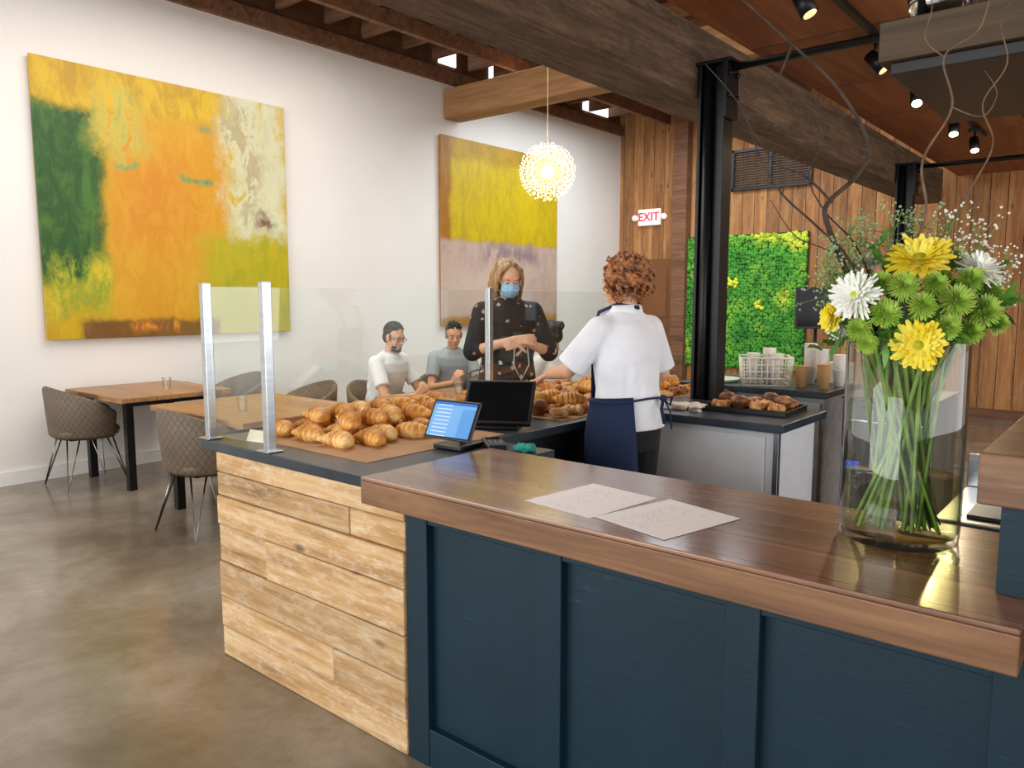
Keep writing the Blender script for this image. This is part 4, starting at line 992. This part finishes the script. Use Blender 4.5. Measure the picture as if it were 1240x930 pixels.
def filler(h,z,d,white):
    head=bq(h,z,d); P=stempath(head); e=top('filler_sprig','airy sprig of tiny '+('white' if white else 'grey-green')+' blossoms in the vase','foliage',VC,group='filler sprigs in the vase')
    b=B(); b.tube(P,.0018,5); c=B()
    for k in range(30):
        i=random.uniform(8.5,12); p=P[int(i)].lerp(P[min(12,int(i)+1)],i-int(i)); u=V((random.gauss(0,1),random.gauss(0,1),random.gauss(.8,.8))).normalized()*random.uniform(.03,.075)
        b.cyl(p,p+u,.0007,seg=4)
        for q in range(4): c.ball(p+u+V((random.gauss(0,1),random.gauss(0,1),random.gauss(0,1)))*.008,random.uniform(.002,.0036),seg=6,rings=4)
    b.obj('stem',M_stem,e); c.obj('blossom',M_bb if white else M_fern,e,kind='stuff')
for (h,z,d,w_) in ((.08,1.69,.05,1),(.15,1.66,.06,1),(-.05,1.68,.06,0),(-.17,1.57,.02,0),(-.13,1.66,.05,0),(-.2,1.53,.06,0),(.22,1.60,.02,1),(-.21,1.6,.0,0),(-.15,1.69,.08,0),(.02,1.70,.08,0)): filler(h,z,d,w_)
M_bark=simple('dark_willow_bark','2b211b',.8,h2='4a3a2c',scale=30); M_bark2=simple('tan_willow_bark','5a4430',.8,h2='7f6548',scale=30)
def cr(pts,m=6):
    o=[]; P=[pts[0]]+pts+[pts[-1]]
    for i in range(1,len(P)-2):
        for k in range(m):
            t=k/m; a,b_,c,d=P[i-1],P[i],P[i+1],P[i+2]
            o.append(.5*((2*b_)+(c-a)*t+(2*a-5*b_+4*c-d)*t*t+(3*b_-a-3*c+d)*t**3))
    o.append(P[-2]); return o
def branch(pts,r,mt,twigs=()):
    e=top('curly_willow_branch','tall bare twisting willow branch rising from the vase','branch',VC,group='willow branches in the vase')
    m=V((pts[0][0]*.4*rh.x,pts[0][0]*.4*rh.y,.45)); f=V((-m.x*.8+random.uniform(-.04,.04),-m.y*.8+random.uniform(-.04,.04),.03))
    P=cr([f,m]+[bq(*p) for p in pts]); n=len(P)
    b=B(); b.tube(P,[r*(1-.75*i/n) for i in range(n)],8)
    for tw in twigs: 
        Q=cr([bq(*p) for p in tw]); b.tube(Q,[r*.4*(1-.7*i/len(Q)) for i in range(len(Q))],6)
    b.obj('branch_wood',mt,e)
branch([(-.15,1.58,.02),(-.2,1.69,.03),(-.20,1.735,.03),(-.135,1.80,.04),(-.115,1.87,.05),(-.19,1.99,.05),(-.30,2.09,.06),(-.48,2.24,.06)],.0085,M_bark,[[(-.19,1.735,.03),(-.26,1.80,.05),(-.33,1.83,.05),(-.40,1.93,.05)],[(-.30,2.09,.06),(-.34,2.0,.06),(-.41,1.96,.06)]])
branch([(.0,1.6,.05),(.025,1.72,.05),(.01,1.83,.04),(.07,1.95,.05),(.045,2.06,.05),(.12,2.12,.05),(.15,2.22,.05),(.2,2.26,.05)],.0042,M_bark2,[[(.045,2.06,.05),(.0,2.1,.05),(.01,2.18,.05),(-.05,2.25,.05)],[(.07,1.95,.05),(.14,1.93,.05),(.17,1.98,.05),(.14,2.03,.05)]])
branch([(.06,1.62,.05),(.12,1.76,.06),(.17,1.87,.06),(.14,1.96,.06),(.19,2.05,.06),(.17,2.15,.06),(.24,2.24,.06)],.0032,M_bark2)
branch([(-.14,1.6,.0),(-.22,1.68,.0),(-.30,1.75,.0),(-.352,1.827,.01),(-.40,1.94,.0),(-.48,2.03,.0)],.0038,M_bark,[[(-.30,1.75,.0),(-.28,1.82,.0),(-.24,1.85,.0)]])
branch([(-.12,1.62,.04),(-.21,1.72,.06),(-.25,1.8,.06),(-.22,1.88,.06),(-.25,1.95,.06)],.003,M_bark)
branch([(-.12,1.58,.0),(-.2,1.63,.02),(-.27,1.66,.02),(-.33,1.74,.02)],.0028,M_bark)

# ---------------------------------------------------------------- lights
def area(loc,rot,sx,sy,p,c=(1,1,1)):
    l=bpy.data.lights.new('window_and_fill_light','AREA'); l.shape='RECTANGLE'; l.size=sx; l.size_y=sy; l.energy=p; l.color=c
    o=bpy.data.objects.new('window_and_fill_light',l); COL.objects.link(o); o.location=loc; o.rotation_euler=rot; return o
area((-3,-3.5,2.2),(math.radians(84),0,0),7,3,320,(.98,.99,1))
area((3.8,3,2.0),(math.radians(84),0,math.radians(90)),7,2.2,160,(.99,.99,1))
area((-5,8.6,4.15),(0,0,0),2.5,3,150,(.84,.92,1))
area((-4.8,3.5,4.15),(0,0,0),3.0,4,140,(1,.96,.91))  # warm fill added below the ceiling to brighten the dining side, no window there
w=bpy.data.worlds.new('world'); SC.world=w; w.use_nodes=True
w.node_tree.nodes['Background'].inputs[0].default_value=(.985,.99,1,1); w.node_tree.nodes['Background'].inputs[1].default_value=1.03
SC.view_settings.view_transform='Standard'
